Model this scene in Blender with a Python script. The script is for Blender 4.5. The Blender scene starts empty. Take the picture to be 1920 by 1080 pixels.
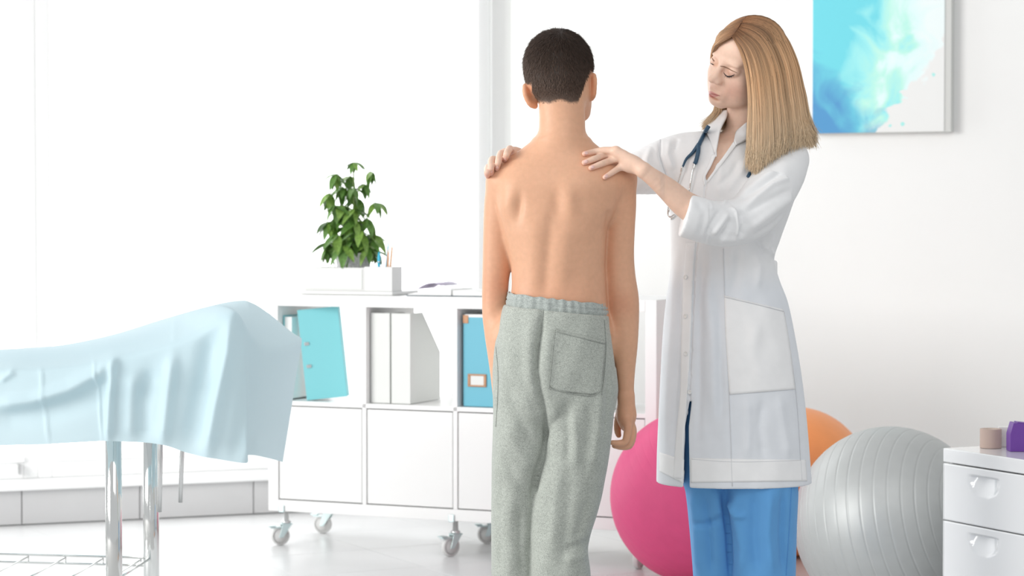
import bpy, bmesh, math, random
import numpy as np
from mathutils import Vector, Matrix
from mathutils.bvhtree import BVHTree

random.seed(7); RNG = np.random.default_rng(11)
SC = bpy.context.scene
COL = SC.collection
PI = math.pi

# ---------------------------------------------------------------- camera, light, exposure
FPX, CAM_H, PITCH = 4200.0, 1.15, math.radians(1.68)
cam_d = bpy.data.cameras.new('camera')
cam_d.sensor_width = 36.0
cam_d.lens = FPX / 1920.0 * 36.0
cam_d.clip_start, cam_d.clip_end = 0.1, 100
cam_d.dof.use_dof = True
cam_d.dof.focus_distance = 5.41
cam_d.dof.aperture_fstop = 5.0
cam = bpy.data.objects.new('camera', cam_d); COL.objects.link(cam)
cam.location = (0, 0, CAM_H)
cam.rotation_euler = (PI/2 - PITCH, 0, 0)
SC.camera = cam
world = bpy.data.worlds.new('daylight'); SC.world = world
world.use_nodes = True
bg = world.node_tree.nodes['Background']
bg.inputs[0].default_value = (0.97, 0.985, 1.0, 1); bg.inputs[1].default_value = 0.60
def area_light(name, loc, target, sx, sy, power, color=(1, 1, 1)):
    d = bpy.data.lights.new(name, 'AREA'); d.shape = 'RECTANGLE'; d.size = sx; d.size_y = sy
    d.energy = power; d.color = color
    o = bpy.data.objects.new(name, d); COL.objects.link(o); o.location = loc
    o.rotation_euler = (Vector(target) - Vector(loc)).to_track_quat('-Z', 'Y').to_euler()
    return o
area_light('side_key_light', (-6.5, 2.9, 2.6), (0.2, 5.5, 1.0), 4.0, 2.8, 430, (1.0, 0.985, 0.96))  # added key light off to the left to model the figures, no window there
area_light('overhead_fill_light', (0.6, 2.2, 3.6), (0.4, 6.0, 0.9), 2.4, 2.4, 35, (1.0, 0.985, 0.96))  # added soft fill from above
SC.view_settings.view_transform = 'Standard'
SC.view_settings.look = 'None'
SC.view_settings.exposure = 0.03
SC.view_settings.gamma = 1.0
SC.view_settings.use_curve_mapping = False

# ---------------------------------------------------------------- helpers
cP, sP = math.cos(PITCH), math.sin(PITCH)
def W(x, y, Y):
    """photo pixel -> world point at depth Y"""
    u = (x - 960.0) / FPX; v = (540.0 - y) / FPX
    dy = cP + v * sP; dz = -sP + v * cP
    t = Y / dy
    return np.array((u * t, Y, CAM_H + dz * t))
def ray(x, y):
    p = W(x, y, 5.0); o = np.array((0, 0, CAM_H)); d = p - o
    return Vector(o), Vector(d).normalized()
def pix(V):
    V = np.asarray(V, float)
    yy = V[:, 1] * cP - (V[:, 2] - CAM_H) * sP
    zz = V[:, 1] * sP + (V[:, 2] - CAM_H) * cP
    return 960 + FPX * V[:, 0] / yy, 540 - FPX * zz / yy
def zpx(y, Y): return W(960, y, Y)[2]
def xpx(x, Y): return (x - 960.0) / FPX * Y / cP * 1.0

def tag(o, label=None, cat=None, group=None, kind=None):
    if label: o['label'] = label
    if cat: o['category'] = cat
    if group: o['group'] = group
    if kind: o['kind'] = kind
    return o
def empty(name, loc, label, cat, group=None):
    o = bpy.data.objects.new(name, None); COL.objects.link(o); o.location = loc
    o.empty_display_size = 0.05
    return tag(o, label, cat, group)
def setparent(o, parent):
    """o was modelled in world space; keep it there"""
    if parent is None: return o
    o.parent = parent
    m = Matrix.Translation(parent_loc(parent))
    o.matrix_parent_inverse = m.inverted()
    return o
_ploc = {}
def parent_loc(p):
    v = Vector(p.location)
    if p.parent is not None: v = Vector((0, 0, 0))
    return v
def mesh_fast(name, V, F, material, parent=None, col=None, smooth=True):
    V = np.asarray(V, np.float32); F = np.asarray(F, np.int32)
    me = bpy.data.meshes.new(name)
    n = F.shape[1]
    me.vertices.add(len(V)); me.vertices.foreach_set('co', V.ravel())
    me.loops.add(F.size); me.loops.foreach_set('vertex_index', F.ravel())
    me.polygons.add(len(F)); me.polygons.foreach_set('loop_start', np.arange(0, F.size, n, dtype=np.int32))
    me.update(calc_edges=True); me.validate()
    if smooth: me.polygons.foreach_set('use_smooth', np.ones(len(me.polygons), bool))
    if col is not None:
        a = me.attributes.new('Col', 'FLOAT_COLOR', 'POINT')
        c = np.ones((len(V), 4), np.float32); c[:, :3] = col
        a.data.foreach_set('color', c.ravel())
    me.materials.append(material)
    o = bpy.data.objects.new(name, me); COL.objects.link(o)
    return setparent(o, parent)
def from_bm(name, bm, material, parent=None, smooth=False, bevel=0, seg=2):
    bmesh.ops.recalc_face_normals(bm, faces=bm.faces[:])
    me = bpy.data.meshes.new(name); bm.to_mesh(me); bm.free()
    if smooth:
        for p in me.polygons: p.use_smooth = True
    me.materials.append(material)
    o = bpy.data.objects.new(name, me); COL.objects.link(o)
    if bevel:
        m = o.modifiers.new('bevel', 'BEVEL'); m.width = bevel; m.segments = seg; m.limit_method = 'ANGLE'
        m.angle_limit = math.radians(40)
        for p in me.polygons: p.use_smooth = True
        w = o.modifiers.new('wn', 'WEIGHTED_NORMAL')
    return setparent(o, parent)
def bm_box(bm, lo, hi, M=None):
    vs = [bm.verts.new((x, y, z)) for x in (lo[0], hi[0]) for y in (lo[1], hi[1]) for z in (lo[2], hi[2])]
    for q in ((0,1,3,2),(4,6,7,5),(0,4,5,1),(2,3,7,6),(0,2,6,4),(1,5,7,3)):
        bm.faces.new([vs[i] for i in q])
    if M is not None:
        for v in vs: v.co = M @ v.co
    return vs
def box(name, lo, hi, material, parent=None, M=None, bevel=0):
    bm = bmesh.new(); bm_box(bm, lo, hi, M)
    return from_bm(name, bm, material, parent, bevel=bevel)
def tube_arrays(P, r, n=8, closed_caps=True):
    P = np.asarray(P, float); m = len(P)
    r = np.broadcast_to(np.asarray(r, float), (m,))
    T = np.gradient(P, axis=0); T /= np.linalg.norm(T, axis=1)[:, None] + 1e-9
    ref = np.array((0.3, 0.2, 0.93)) if abs(T[0, 2]) < .8 else np.array((1., .1, 0.))
    A = np.cross(T, ref); A /= np.linalg.norm(A, axis=1)[:, None] + 1e-9
    B = np.cross(T, A)
    th = np.arange(n) / n * 2 * PI
    V = P[:, None] + r[:, None, None] * (np.cos(th)[None, :, None] * A[:, None] + np.sin(th)[None, :, None] * B[:, None])
    F = []
    for i in range(m - 1):
        for j in range(n):
            F.append((i*n+j, i*n+(j+1) % n, (i+1)*n+(j+1) % n, (i+1)*n+j))
    V = V.reshape(-1, 3)
    if closed_caps:
        V = np.vstack([V, P[0], P[-1]])
        a, b = m*n, m*n+1
        for j in range(n):
            F.append((a, a, j, (j+1) % n)); F.append((b, b, (m-1)*n+(j+1) % n, (m-1)*n+j))
    return V, F
def tube(name, P, r, material, parent=None, n=10):
    V, F = tube_arrays(P, r, n)
    bm = bmesh.new(); vs = [bm.verts.new(v) for v in V]
    for f in F:
        f = list(dict.fromkeys(f))
        bm.faces.new([vs[i] for i in f])
    return from_bm(name, bm, material, parent, smooth=True)
def lathe(name, prof, material, parent=None, M=None, n=32, smooth=True, bevel=0):
    bm = bmesh.new(); rings = []
    for r, z in prof:
        if r < 1e-6: rings.append([bm.verts.new((0, 0, z))])
        else: rings.append([bm.verts.new((r*math.cos(2*PI*i/n), r*math.sin(2*PI*i/n), z)) for i in range(n)])
    for a, b in zip(rings, rings[1:]):
        if len(a) == 1 and len(b) == 1: continue
        for i in range(n):
            j = (i+1) % n
            if len(a) == 1: bm.faces.new((a[0], b[i], b[j]))
            elif len(b) == 1: bm.faces.new((a[i], a[j], b[0]))
            else: bm.faces.new((a[i], a[j], b[j], b[i]))
    if M is not None:
        for v in bm.verts: v.co = M @ v.co
    return from_bm(name, bm, material, parent, smooth=smooth, bevel=bevel)
def crv(pts, n):
    """smooth curve (Catmull-Rom by chord length) through pts"""
    P = np.asarray(pts, float)
    if len(P) == 2: return P[0] + (P[1]-P[0]) * np.linspace(0, 1, n)[:, None]
    d = np.r_[0, np.cumsum(np.sqrt(np.linalg.norm(np.diff(P, axis=0), axis=1)) + 1e-9)]
    m = np.zeros_like(P)
    m[1:-1] = (P[2:] - P[:-2]) / (d[2:] - d[:-2])[:, None]
    m[0] = (P[1]-P[0])/(d[1]-d[0]); m[-1] = (P[-1]-P[-2])/(d[-1]-d[-2])
    t = np.linspace(0, d[-1], n); i = np.clip(np.searchsorted(d, t, 'right')-1, 0, len(P)-2)
    h = (d[i+1]-d[i]); s = ((t-d[i])/h)[:, None]; h = h[:, None]
    return ((2*s**3-3*s**2+1)*P[i] + (s**3-2*s**2+s)*h*m[i] + (-2*s**3+3*s**2)*P[i+1] + (s**3-s**2)*h*m[i+1])

# ---------------------------------------------------------------- materials
def principled(name):
    m = bpy.data.materials.new(name); m.use_nodes = True
    nt = m.node_tree; b = nt.nodes['Principled BSDF']
    return m, nt, b
def mat(name, color, rough=.5, metal=0., noise=0., nscale=30., bump=0., bscale=200., spec=.5, sheen=0., coat=0.):
    m, nt, b = principled(name)
    b.inputs['Base Color'].default_value = (*color, 1); b.inputs['Roughness'].default_value = rough
    b.inputs['Metallic'].default_value = metal
    b.inputs['Specular IOR Level'].default_value = spec
    b.inputs['Sheen Weight'].default_value = sheen
    b.inputs['Coat Weight'].default_value = coat
    tc = nt.nodes.new('ShaderNodeTexCoord')
    if noise:
        n = nt.nodes.new('ShaderNodeTexNoise'); n.inputs['Scale'].default_value = nscale; n.inputs['Detail'].default_value = 4
        nt.links.new(tc.outputs['Object'], n.inputs['Vector'])
        r = nt.nodes.new('ShaderNodeMapRange'); r.inputs[1].default_value = .3; r.inputs[2].default_value = .7
        r.inputs[3].default_value = 1-noise; r.inputs[4].default_value = 1+noise*.5
        nt.links.new(n.outputs['Fac'], r.inputs[0])
        mx = nt.nodes.new('ShaderNodeVectorMath'); mx.operation = 'SCALE'; mx.inputs[0].default_value = color
        nt.links.new(r.outputs[0], mx.inputs['Scale']); nt.links.new(mx.outputs[0], b.inputs['Base Color'])
    if bump:
        n2 = nt.nodes.new('ShaderNodeTexNoise'); n2.inputs['Scale'].default_value = bscale; n2.inputs['Detail'].default_value = 3
        nt.links.new(tc.outputs['Object'], n2.inputs['Vector'])
        bp = nt.nodes.new('ShaderNodeBump'); bp.inputs['Strength'].default_value = bump; bp.inputs['Distance'].default_value = .002
        nt.links.new(n2.outputs['Fac'], bp.inputs['Height']); nt.links.new(bp.outputs[0], b.inputs['Normal'])
    return m
def attr_mat(name, rough=.5, sss=0., radius=(.012, .005, .003), noise=.06, nscale=60., bump=.08, bscale=300., spec=.4, aniso=False):
    m, nt, b = principled(name)
    a = nt.nodes.new('ShaderNodeAttribute'); a.attribute_name = 'Col'
    tc = nt.nodes.new('ShaderNodeTexCoord')
    n = nt.nodes.new('ShaderNodeTexNoise'); n.inputs['Scale'].default_value = nscale; n.inputs['Detail'].default_value = 5
    nt.links.new(tc.outputs['Object'], n.inputs['Vector'])
    r = nt.nodes.new('ShaderNodeMapRange'); r.inputs[1].default_value = .3; r.inputs[2].default_value = .7
    r.inputs[3].default_value = 1-noise; r.inputs[4].default_value = 1+noise*.4
    nt.links.new(n.outputs['Fac'], r.inputs[0])
    mx = nt.nodes.new('ShaderNodeVectorMath'); mx.operation = 'SCALE'
    nt.links.new(a.outputs['Color'], mx.inputs[0]); nt.links.new(r.outputs[0], mx.inputs['Scale'])
    nt.links.new(mx.outputs[0], b.inputs['Base Color'])
    b.inputs['Roughness'].default_value = rough; b.inputs['Specular IOR Level'].default_value = spec
    if sss:
        b.inputs['Subsurface Weight'].default_value = sss
        b.inputs['Subsurface Radius'].default_value = (1, .4, .22); b.inputs['Subsurface Scale'].default_value = radius[0]
    if bump:
        n2 = nt.nodes.new('ShaderNodeTexNoise'); n2.inputs['Scale'].default_value = bscale
        nt.links.new(tc.outputs['Object'], n2.inputs['Vector'])
        bp = nt.nodes.new('ShaderNodeBump'); bp.inputs['Strength'].default_value = bump; bp.inputs['Distance'].default_value = .001
        nt.links.new(n2.outputs['Fac'], bp.inputs['Height']); nt.links.new(bp.outputs[0], b.inputs['Normal'])
    return m

WHITE = (.86, .865, .86)
M_wall = mat('wall_paint', (.90, .905, .895), .8, noise=.01, nscale=3, bump=.03, bscale=400)
M_tile = mat('floor_tile', (.76, .765, .765), .28, noise=.02, nscale=6)
M_grout = mat('grout', (.52, .52, .52), .9)
M_ptile = mat('plinth_tile', (.62, .62, .625), .35, noise=.02, nscale=5)
M_sill = mat('white_sill', (.93, .935, .935), .35)
M_frame = mat('window_frame', (.965, .97, .968), .4)
M_lam = mat('white_laminate', (.88, .88, .875), .35, noise=.01, nscale=8)
M_door = mat('white_door', (.85, .85, .845), .3)
M_chrome = mat('chrome', (.80, .81, .80), .09, 1.0)
M_steel = mat('steel', (.72, .72, .72), .25, 1.0)
M_galv = mat('galvanised', (.66, .78, .78), .3, .7)
M_wheel = mat('grey_wheel', (.70, .70, .69), .5)
M_rubber = mat('rubber', (.22, .22, .21), .6)
M_teal = mat('turquoise_card', (.23, .63, .68), .5)
M_blue = mat('sky_blue_card', (.15, .48, .61), .5, bump=.05)
M_paper = mat('white_paper', (.90, .90, .89), .7)
M_fileW = mat('white_card', (.76, .775, .755), .5)
M_copper = mat('copper', (.40, .22, .13), .45, .5)
M_plast = mat('white_plastic', (.74, .745, .735), .3, coat=.2)
M_pot = mat('mottled_pot', (.70, .71, .71), .6, noise=.35, nscale=140)
M_soil = mat('soil', (.07, .05, .035), .9, noise=.4)
M_stem = mat('stem', (.14, .22, .06), .6)
M_leaf = mat('leaf', (.12, .26, .05), .38, noise=.4, nscale=14)
M_leaf2 = mat('leaf_light', (.23, .40, .08), .38, noise=.35, nscale=14)
# ================================================================= the setting
def pane_material():
    m = bpy.data.materials.new('daylit_pane'); m.use_nodes = True; nt = m.node_tree
    nt.nodes.clear()
    o = nt.nodes.new('ShaderNodeOutputMaterial'); e = nt.nodes.new('ShaderNodeEmission')
    e.inputs[0].default_value = (.985, .995, 1, 1); e.inputs[1].default_value = 2.6
    nt.links.new(e.outputs[0], o.inputs[0]); return m
M_pane = pane_material()
def floor_pt(x, y):
    o, d = ray(x, y); t = -o.z / d.z; return o + d * t

# floor slab and its tiles
floor = box('floor', (-6, 1.2, -.06), (6, 11.5, -.006), M_grout); tag(floor, kind='structure', label='white tiled floor under the whole room')
TA = math.radians(-28); TS = .447
tile_mesh = None
Lp = floor_pt(303, 988)
org = Vector((Lp.x, Lp.y, 0))
ex, ey = Vector((math.cos(TA), -math.sin(TA)*-1 if False else math.sin(-TA), 0)), None
ex = Vector((math.cos(math.radians(28)), math.sin(math.radians(28)), 0)); ey = Vector((-ex.y, ex.x, 0))
bm = bmesh.new(); bm_box(bm, (.0015, .0015, -.006), (TS-.0015, TS-.0015, 0))
tile0 = from_bm('tile', bm, M_tile, None, bevel=.001, seg=1)
tile0.rotation_euler.z = math.radians(28)
first = True
for i in range(-8, 14):
    for j in range(-13, 8):
        c = org + ex*(i*TS) + ey*(j*TS)
        m = c + (ex+ey)*(TS/2)
        if not (5.6 < m.y < 11.2): continue
        px, py = pix(np.array([[m.x, m.y, 0]]))
        if px[0] < -330 or px[0] > 2250: continue
        if m.y > 9.1 + .36*m.x and m.x < 0 and m.y > 9.0 + .36*m.x + .55: continue
        if first: t = tile0; first = False
        else:
            t = tile0.copy(); COL.objects.link(t)
        t.location = c; t.parent = floor

# window wall (left) : direction recedes to the right
A = np.array(floor_pt(0, 987)); B = np.array(floor_pt(500, 963.5))
wd = (B - A); wd[2] = 0; wd /= np.linalg.norm(wd); wn = np.array((wd[1], -wd[0], 0))   # wn towards room
WA = math.atan2(wd[1], wd[0])
M_wl = Matrix.Translation(Vector(A)) @ Matrix.Rotation(WA, 4, 'Z')    # local x along wall, -y to the room
tcorner = 0
for k in range(4000):
    p = A + wd * (k*.002)
    if 960 + FPX*p[0]/p[1] > 941: tcorner = k*.002; break
corner = A + wd*tcorner
SILL_Z = zpx(906, A[1])
TOPZ = 3.4
x_end = tcorner
# low plinth faced with grey tiles, white sill on top
pl = box('trim_1', (-3.0, .012, 0), (x_end, .26, SILL_Z-.03), M_grout, None, M_wl)
tag(pl, kind='structure', label='low plinth faced with grey tiles below the windows')
u0 = None
def wall_u(x):
    # along-wall coordinate where the pixel column x crosses the plinth face
    lo, hi = -4, 4
    for _ in range(50):
        mid = (lo+hi)/2; p = A + wd*mid
        if 960 + FPX*p[0]/p[1] < x: lo = mid
        else: hi = mid
    return lo
joints = [wall_u(38), wall_u(258), wall_u(474)]
step = (joints[2]-joints[0])/2
js = [joints[0] + step*k for k in range(-5, 5)]
for a, b in zip(js, js[1:]):
    b2 = min(b, x_end)
    if b2 - a < .02: continue
    t = box('plinth_tile', (a+.002, 0, .004), (b2-.002, .012, SILL_Z-.032), M_ptile, None, M_wl, bevel=.0015)
    t.parent = pl
sl = box('trim_2', (-3.0, -.03, SILL_Z-.03), (x_end, .26, SILL_Z), M_sill, None, M_wl, bevel=.006)
tag(sl, kind='structure', label='white window sill running along the plinth')
# windows: three tall casements, each with frame and bright pane
WTOP = 3.3
def window(n, a, b, label):
    fw = .055
    bm = bmesh.new()
    z0, z1 = SILL_Z, WTOP
    for lo, hi in (((a, .12, z0), (a+fw, .19, z1)), ((b-fw, .12, z0), (b, .19, z1)), ((a+fw, .12, z0), (b-fw, .19, z0+.065)), ((a+fw, .12, z1-fw), (b-fw, .19, z1))):
        bm_box(bm, lo, hi, M_wl)
    f = from_bm('window_%d' % n, bm, M_frame, None, bevel=.004)
    tag(f, label, kind='structure')
    pane = box('pane', (a+fw-.01, .15, z0+.06), (b-fw+.01, .156, z1-fw+.01), M_pane, None, M_wl); pane.parent = f
    # inner rail
    rail = box('glazing_rail', (a+fw, .108, z0+.065), (b-fw, .13, z0+.085), M_frame, None, M_wl); rail.parent = f
    return f
w0 = wall_u(-720); w1 = wall_u(78); w2 = wall_u(470); w3 = wall_u(938)
window(1, w0, w1, 'white framed bright window at the far left edge')
f2 = window(2, w1, w3, 'wide bright window behind the shelf unit and plant')
hd = box('window_handle', (wall_u(38), .09, SILL_Z+.02), (wall_u(38)+.010, .12, SILL_Z+.058), M_steel, None, M_wl); hd.parent = bpy.data.objects['window_1']
# wall piece right of the window, room corner, right wall
wl = box('wall_left', (w3, .10, 0), (x_end+.1, .3, TOPZ), M_wall, None, M_wl); tag(wl, kind='structure', label='narrow white wall strip beside the window')
wl2 = box('wall_lintel', (-3.0, .1, WTOP), (x_end+.1, .3, TOPZ+.2), M_wall, None, M_wl); wl2.parent = wl
RA = math.radians(-22)
M_wr = Matrix.Translation(Vector((corner[0], corner[1], 0))) @ Matrix.Rotation(RA, 4, 'Z')
wr = box('wall_right', (0, .10, 0), (5.2, .25, TOPZ), M_wall, None, M_wr); tag(wr, kind='structure', label='plain white wall on the right with the watercolour canvas')
bbd = box('baseboard_right', (0.02, .085, 0), (5.2, .10, .08), M_sill, None, M_wr); tag(bbd, kind='structure', label='white baseboard of the right wall')

# sheer curtain hanging at the right end of the window
M_curt, nt, b_ = principled('sheer_curtain')
b_.inputs['Base Color'].default_value = (.95, .955, .95, 1); b_.inputs['Roughness'].default_value = .9
b_.inputs['Transmission Weight'].default_value = 0.0
tr = nt.nodes.new('ShaderNodeBsdfTranslucent'); tr.inputs[0].default_value = (.97, .975, .97, 1)
mxs = nt.nodes.new('ShaderNodeMixShader'); mxs.inputs[0].default_value = .8
nt.links.new(b_.outputs[0], mxs.inputs[1]); nt.links.new(tr.outputs[0], mxs.inputs[2])
nt.links.new(mxs.outputs[0], nt.nodes['Material Output'].inputs[0])
ca, cb = wall_u(838), wall_u(898)
nx_, nz_ = 60, 2
us = np.linspace(ca, cb, nx_)
Vc = []
for z in np.linspace(SILL_Z+.012, WTOP, nz_):
    for k, u in enumerate(us):
        p = A + wd*u - wn*(-.03) * 0 + wn*(-.04 + .006*math.sin(k*.9))
        Vc.append((p[0], p[1], z))
Fc = [(k, k+1, nx_+k+1, nx_+k) for k in range(nx_-1)]
cur = mesh_fast('sheer_curtain', Vc, Fc, M_curt); md = cur.modifiers.new('s', 'SOLIDIFY'); md.thickness = .002
tag(cur, 'white sheer curtain gathered at the right end of the window', 'curtain')

# ---------------------------------------------------------------- watercolour canvas
def art_material():
    m, nt, b = principled('watercolour'); N = nt.nodes.new; L = nt.links.new
    tc = N('ShaderNodeTexCoord'); sep = N('ShaderNodeSeparateXYZ')
    n1 = N('ShaderNodeTexNoise'); n1.inputs['Scale'].default_value = 5; n1.inputs['Detail'].default_value = 8; n1.inputs['Distortion'].default_value = .8
    L(tc.outputs['Object'], n1.inputs['Vector']); L(tc.outputs['Object'], sep.inputs[0])
    n2 = N('ShaderNodeTexNoise'); n2.inputs['Scale'].default_value = 7; n2.inputs['Detail'].default_value = 6; n2.inputs['Distortion'].default_value = 1.2
    mp = N('ShaderNodeMapping'); mp.inputs['Location'].default_value = (3.1, 0, 1.7)
    L(tc.outputs['Object'], mp.inputs[0]); L(mp.outputs[0], n2.inputs['Vector'])
    # colour ramp: turquoise -> pale -> green
    cr = N('ShaderNodeValToRGB'); e = cr.color_ramp.elements
    e[0].position = .30; e[0].color = (.18, .70, .80, 1); e[1].position = .74; e[1].color = (.85, .94, .94, 1)
    k = cr.color_ramp.elements.new(.42); k.color = (.36, .85, .86, 1)
    k = cr.color_ramp.elements.new(.52); k.color = (.52, .91, .80, 1)
    k = cr.color_ramp.elements.new(.60); k.color = (.74, .94, .94, 1)
    # pigment density grows to the left
    ad = N('ShaderNodeMath'); ad.operation = 'MULTIPLY_ADD'; ad.inputs[1].default_value = 1.1; ad.inputs[2].default_value = -.03
    L(sep.outputs['X'], ad.inputs[0])
    a2 = N('ShaderNodeMath'); a2.operation = 'ADD'; L(n1.outputs['Fac'], a2.inputs[0]); L(ad.outputs[0], a2.inputs[1]); L(a2.outputs[0], cr.inputs[0])
    # blue pools low on the left
    pb = N('ShaderNodeMath'); pb.operation = 'MULTIPLY_ADD'; pb.inputs[1].default_value = -2.4; pb.inputs[2].default_value = -.12; L(sep.outputs['Z'], pb.inputs[0])
    px_ = N('ShaderNodeMath'); px_.operation = 'MULTIPLY_ADD'; px_.inputs[1].default_value = -2.2; L(sep.outputs['X'], px_.inputs[0]); L(pb.outputs[0], px_.inputs[2])
    p3 = N('ShaderNodeMath'); p3.operation = 'ADD'; L(px_.outputs[0], p3.inputs[0]); L(n2.outputs['Fac'], p3.inputs[1])
    rb = N('ShaderNodeMapRange'); rb.inputs[1].default_value = .98; rb.inputs[2].default_value = 1.42; L(p3.outputs[0], rb.inputs[0])
    mb = N('ShaderNodeMix'); mb.data_type = 'RGBA'; mb.inputs['B'].default_value = (.10, .33, .62, 1)
    L(rb.outputs[0], mb.inputs['Factor']); L(cr.outputs[0], mb.inputs['A'])
    # white paper to the right: edge x > f(z)+noise
    ed = N('ShaderNodeMath'); ed.operation = 'MULTIPLY_ADD'; ed.inputs[1].default_value = -.62; L(sep.outputs['Z'], ed.inputs[0]); L(sep.outputs['X'], ed.inputs[2])
    en = N('ShaderNodeMath'); en.operation = 'MULTIPLY_ADD'; en.inputs[1].default_value = .22; L(n2.outputs['Fac'], en.inputs[0]); L(ed.outputs[0], en.inputs[2])
    re = N('ShaderNodeMapRange'); re.inputs[1].default_value = .300; re.inputs[2].default_value = .312; L(en.outputs[0], re.inputs[0])
    mw = N('ShaderNodeMix'); mw.data_type = 'RGBA'; mw.inputs['B'].default_value = (.84, .85, .84, 1)
    L(re.outputs[0], mw.inputs['Factor']); L(mb.outputs[2], mw.inputs['A'])
    # a few drops along the edge
    vo = N('ShaderNodeTexVoronoi'); vo.inputs['Scale'].default_value = 22; L(tc.outputs['Object'], vo.inputs['Vector'])
    ds = N('ShaderNodeMath'); ds.operation = 'LESS_THAN'; ds.inputs[1].default_value = .17; L(vo.outputs['Distance'], ds.inputs[0])
    b1 = N('ShaderNodeMapRange'); b1.inputs[1].default_value = .335; b1.inputs[2].default_value = .345; L(en.outputs[0], b1.inputs[0])
    b2 = N('ShaderNodeMapRange'); b2.inputs[1].default_value = .40; b2.inputs[2].default_value = .39; L(en.outputs[0], b2.inputs[0])
    mm = N('ShaderNodeMath'); mm.operation = 'MULTIPLY'; L(b1.outputs[0], mm.inputs[0]); L(b2.outputs[0], mm.inputs[1])
    m2 = N('ShaderNodeMath'); m2.operation = 'MULTIPLY'; L(mm.outputs[0], m2.inputs[0]); L(ds.outputs[0], m2.inputs[1])
    mdz = N('ShaderNodeMix'); mdz.data_type = 'RGBA'; mdz.inputs['B'].default_value = (.40, .84, .80, 1)
    L(m2.outputs[0], mdz.inputs['Factor']); L(mw.outputs[2], mdz.inputs['A'])
    L(mdz.outputs[2], b.inputs['Base Color']); b.inputs['Roughness'].default_value = .8
    return m
# distance along the right wall where a pixel column meets it
rd = np.array((math.cos(RA), math.sin(RA), 0)); rn = np.array((math.sin(RA), -math.cos(RA), 0))
face0 = corner - rn*.10
def wall_r(x):
    lo, hi = 0, 5
    for _ in range(50):
        mid = (lo+hi)/2; p = face0 + rd*mid
        if 960 + FPX*p[0]/p[1] < x: lo = mid
        else: hi = mid
    return lo
ua, ub = wall_r(1528), wall_r(1786)
pm = face0 + rd*(ua+ub)/2
zb = zpx(250, pm[1]); ztop = zb + .62
art = empty('wall_canvas', (pm[0], pm[1], zb), 'square watercolour canvas in turquoise and blue hanging on the right wall', 'painting')
hw = (ub-ua)/2; dp = .055
M_a = Matrix.Translation(Vector((pm[0], pm[1], (zb+ztop)/2))) @ Matrix.Rotation(RA, 4, 'Z')
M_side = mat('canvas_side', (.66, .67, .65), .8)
def art_piece(name, lo, hi, m):
    bm = bmesh.new(); bm_box(bm, lo, hi)
    o = from_bm(name, bm, m, None, bevel=.002); o.parent = art
    o.matrix_parent_inverse = Matrix.Identity(4)
    o.location = (0, 0, (ztop-zb)/2); o.rotation_euler.z = RA
    return o
hh = (ztop-zb)/2
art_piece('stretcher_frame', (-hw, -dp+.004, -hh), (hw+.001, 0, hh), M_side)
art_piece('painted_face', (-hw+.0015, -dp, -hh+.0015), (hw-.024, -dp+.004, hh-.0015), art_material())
# ================================================================= shelf unit on castors
KX, KY, KTH, KC = -.868, 7.956, math.radians(23.3), .124
PIT = .35; KW = .04+4*PIT+.024; KH = .77; KD = .39
M_k = Matrix.Translation(Vector((KX, KY, 0))) @ Matrix.Rotation(-KTH, 4, 'Z')     # local x along the front, y to the back
shelf = empty('shelf_unit', (KX, KY, 0), 'white cube shelf unit on castors, doors below, behind the boy', 'shelf unit')
def kpart(name, lo, hi, m, bevel=.0015, parent=None):
    return box(name, (lo[0], lo[1], lo[2]+KC), (hi[0], hi[1], hi[2]+KC), m, parent or shelf, M_k, bevel)
kpart('side_panel', (0, 0, 0), (.04, KD, KH), M_lam)
kpart('side_panel', (KW-.04, 0, 0), (KW, KD, KH), M_lam)
kpart('top_panel', (.04, 0, KH-.04), (KW-.04, KD, KH), M_lam)
kpart('bottom_panel', (.04, 0, 0), (KW-.04, KD, .04), M_lam)
kpart('shelf_board', (.04, .002, .377), (KW-.04, KD, .393), M_lam)
for k in (1, 2, 3):
    xd = .04 + k*PIT - .016
    kpart('divider', (xd, .002, .04), (xd+.016, KD, KH-.04), M_lam)
for k in range(4):
    x0 = .04+k*PIT+.003; x1 = .04+(k+1)*PIT-.016-.003
    d = kpart('door', (x0, .004, .0435), (x1, .020, .3735), M_door, .002)
    c = M_k @ Vector((x1-.022, .004, KC+.195))
    Mk = M_k @ Matrix.Translation((x1-.024, .004, KC+.21)) @ Matrix.Rotation(PI/2, 4, 'X')
    kn = lathe('knob', ((0, .012), (.0055, .012), (.006, .004), (.004, 0), (0, 0)), M_steel, None, Mk, 14)
    kn.parent = d; kn.matrix_parent_inverse = d.matrix_parent_inverse
    bk = kpart('back_panel', (x0-.003, KD-.012, .04), (x1+.003, KD-.004, .377), M_lam, 0)
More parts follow.
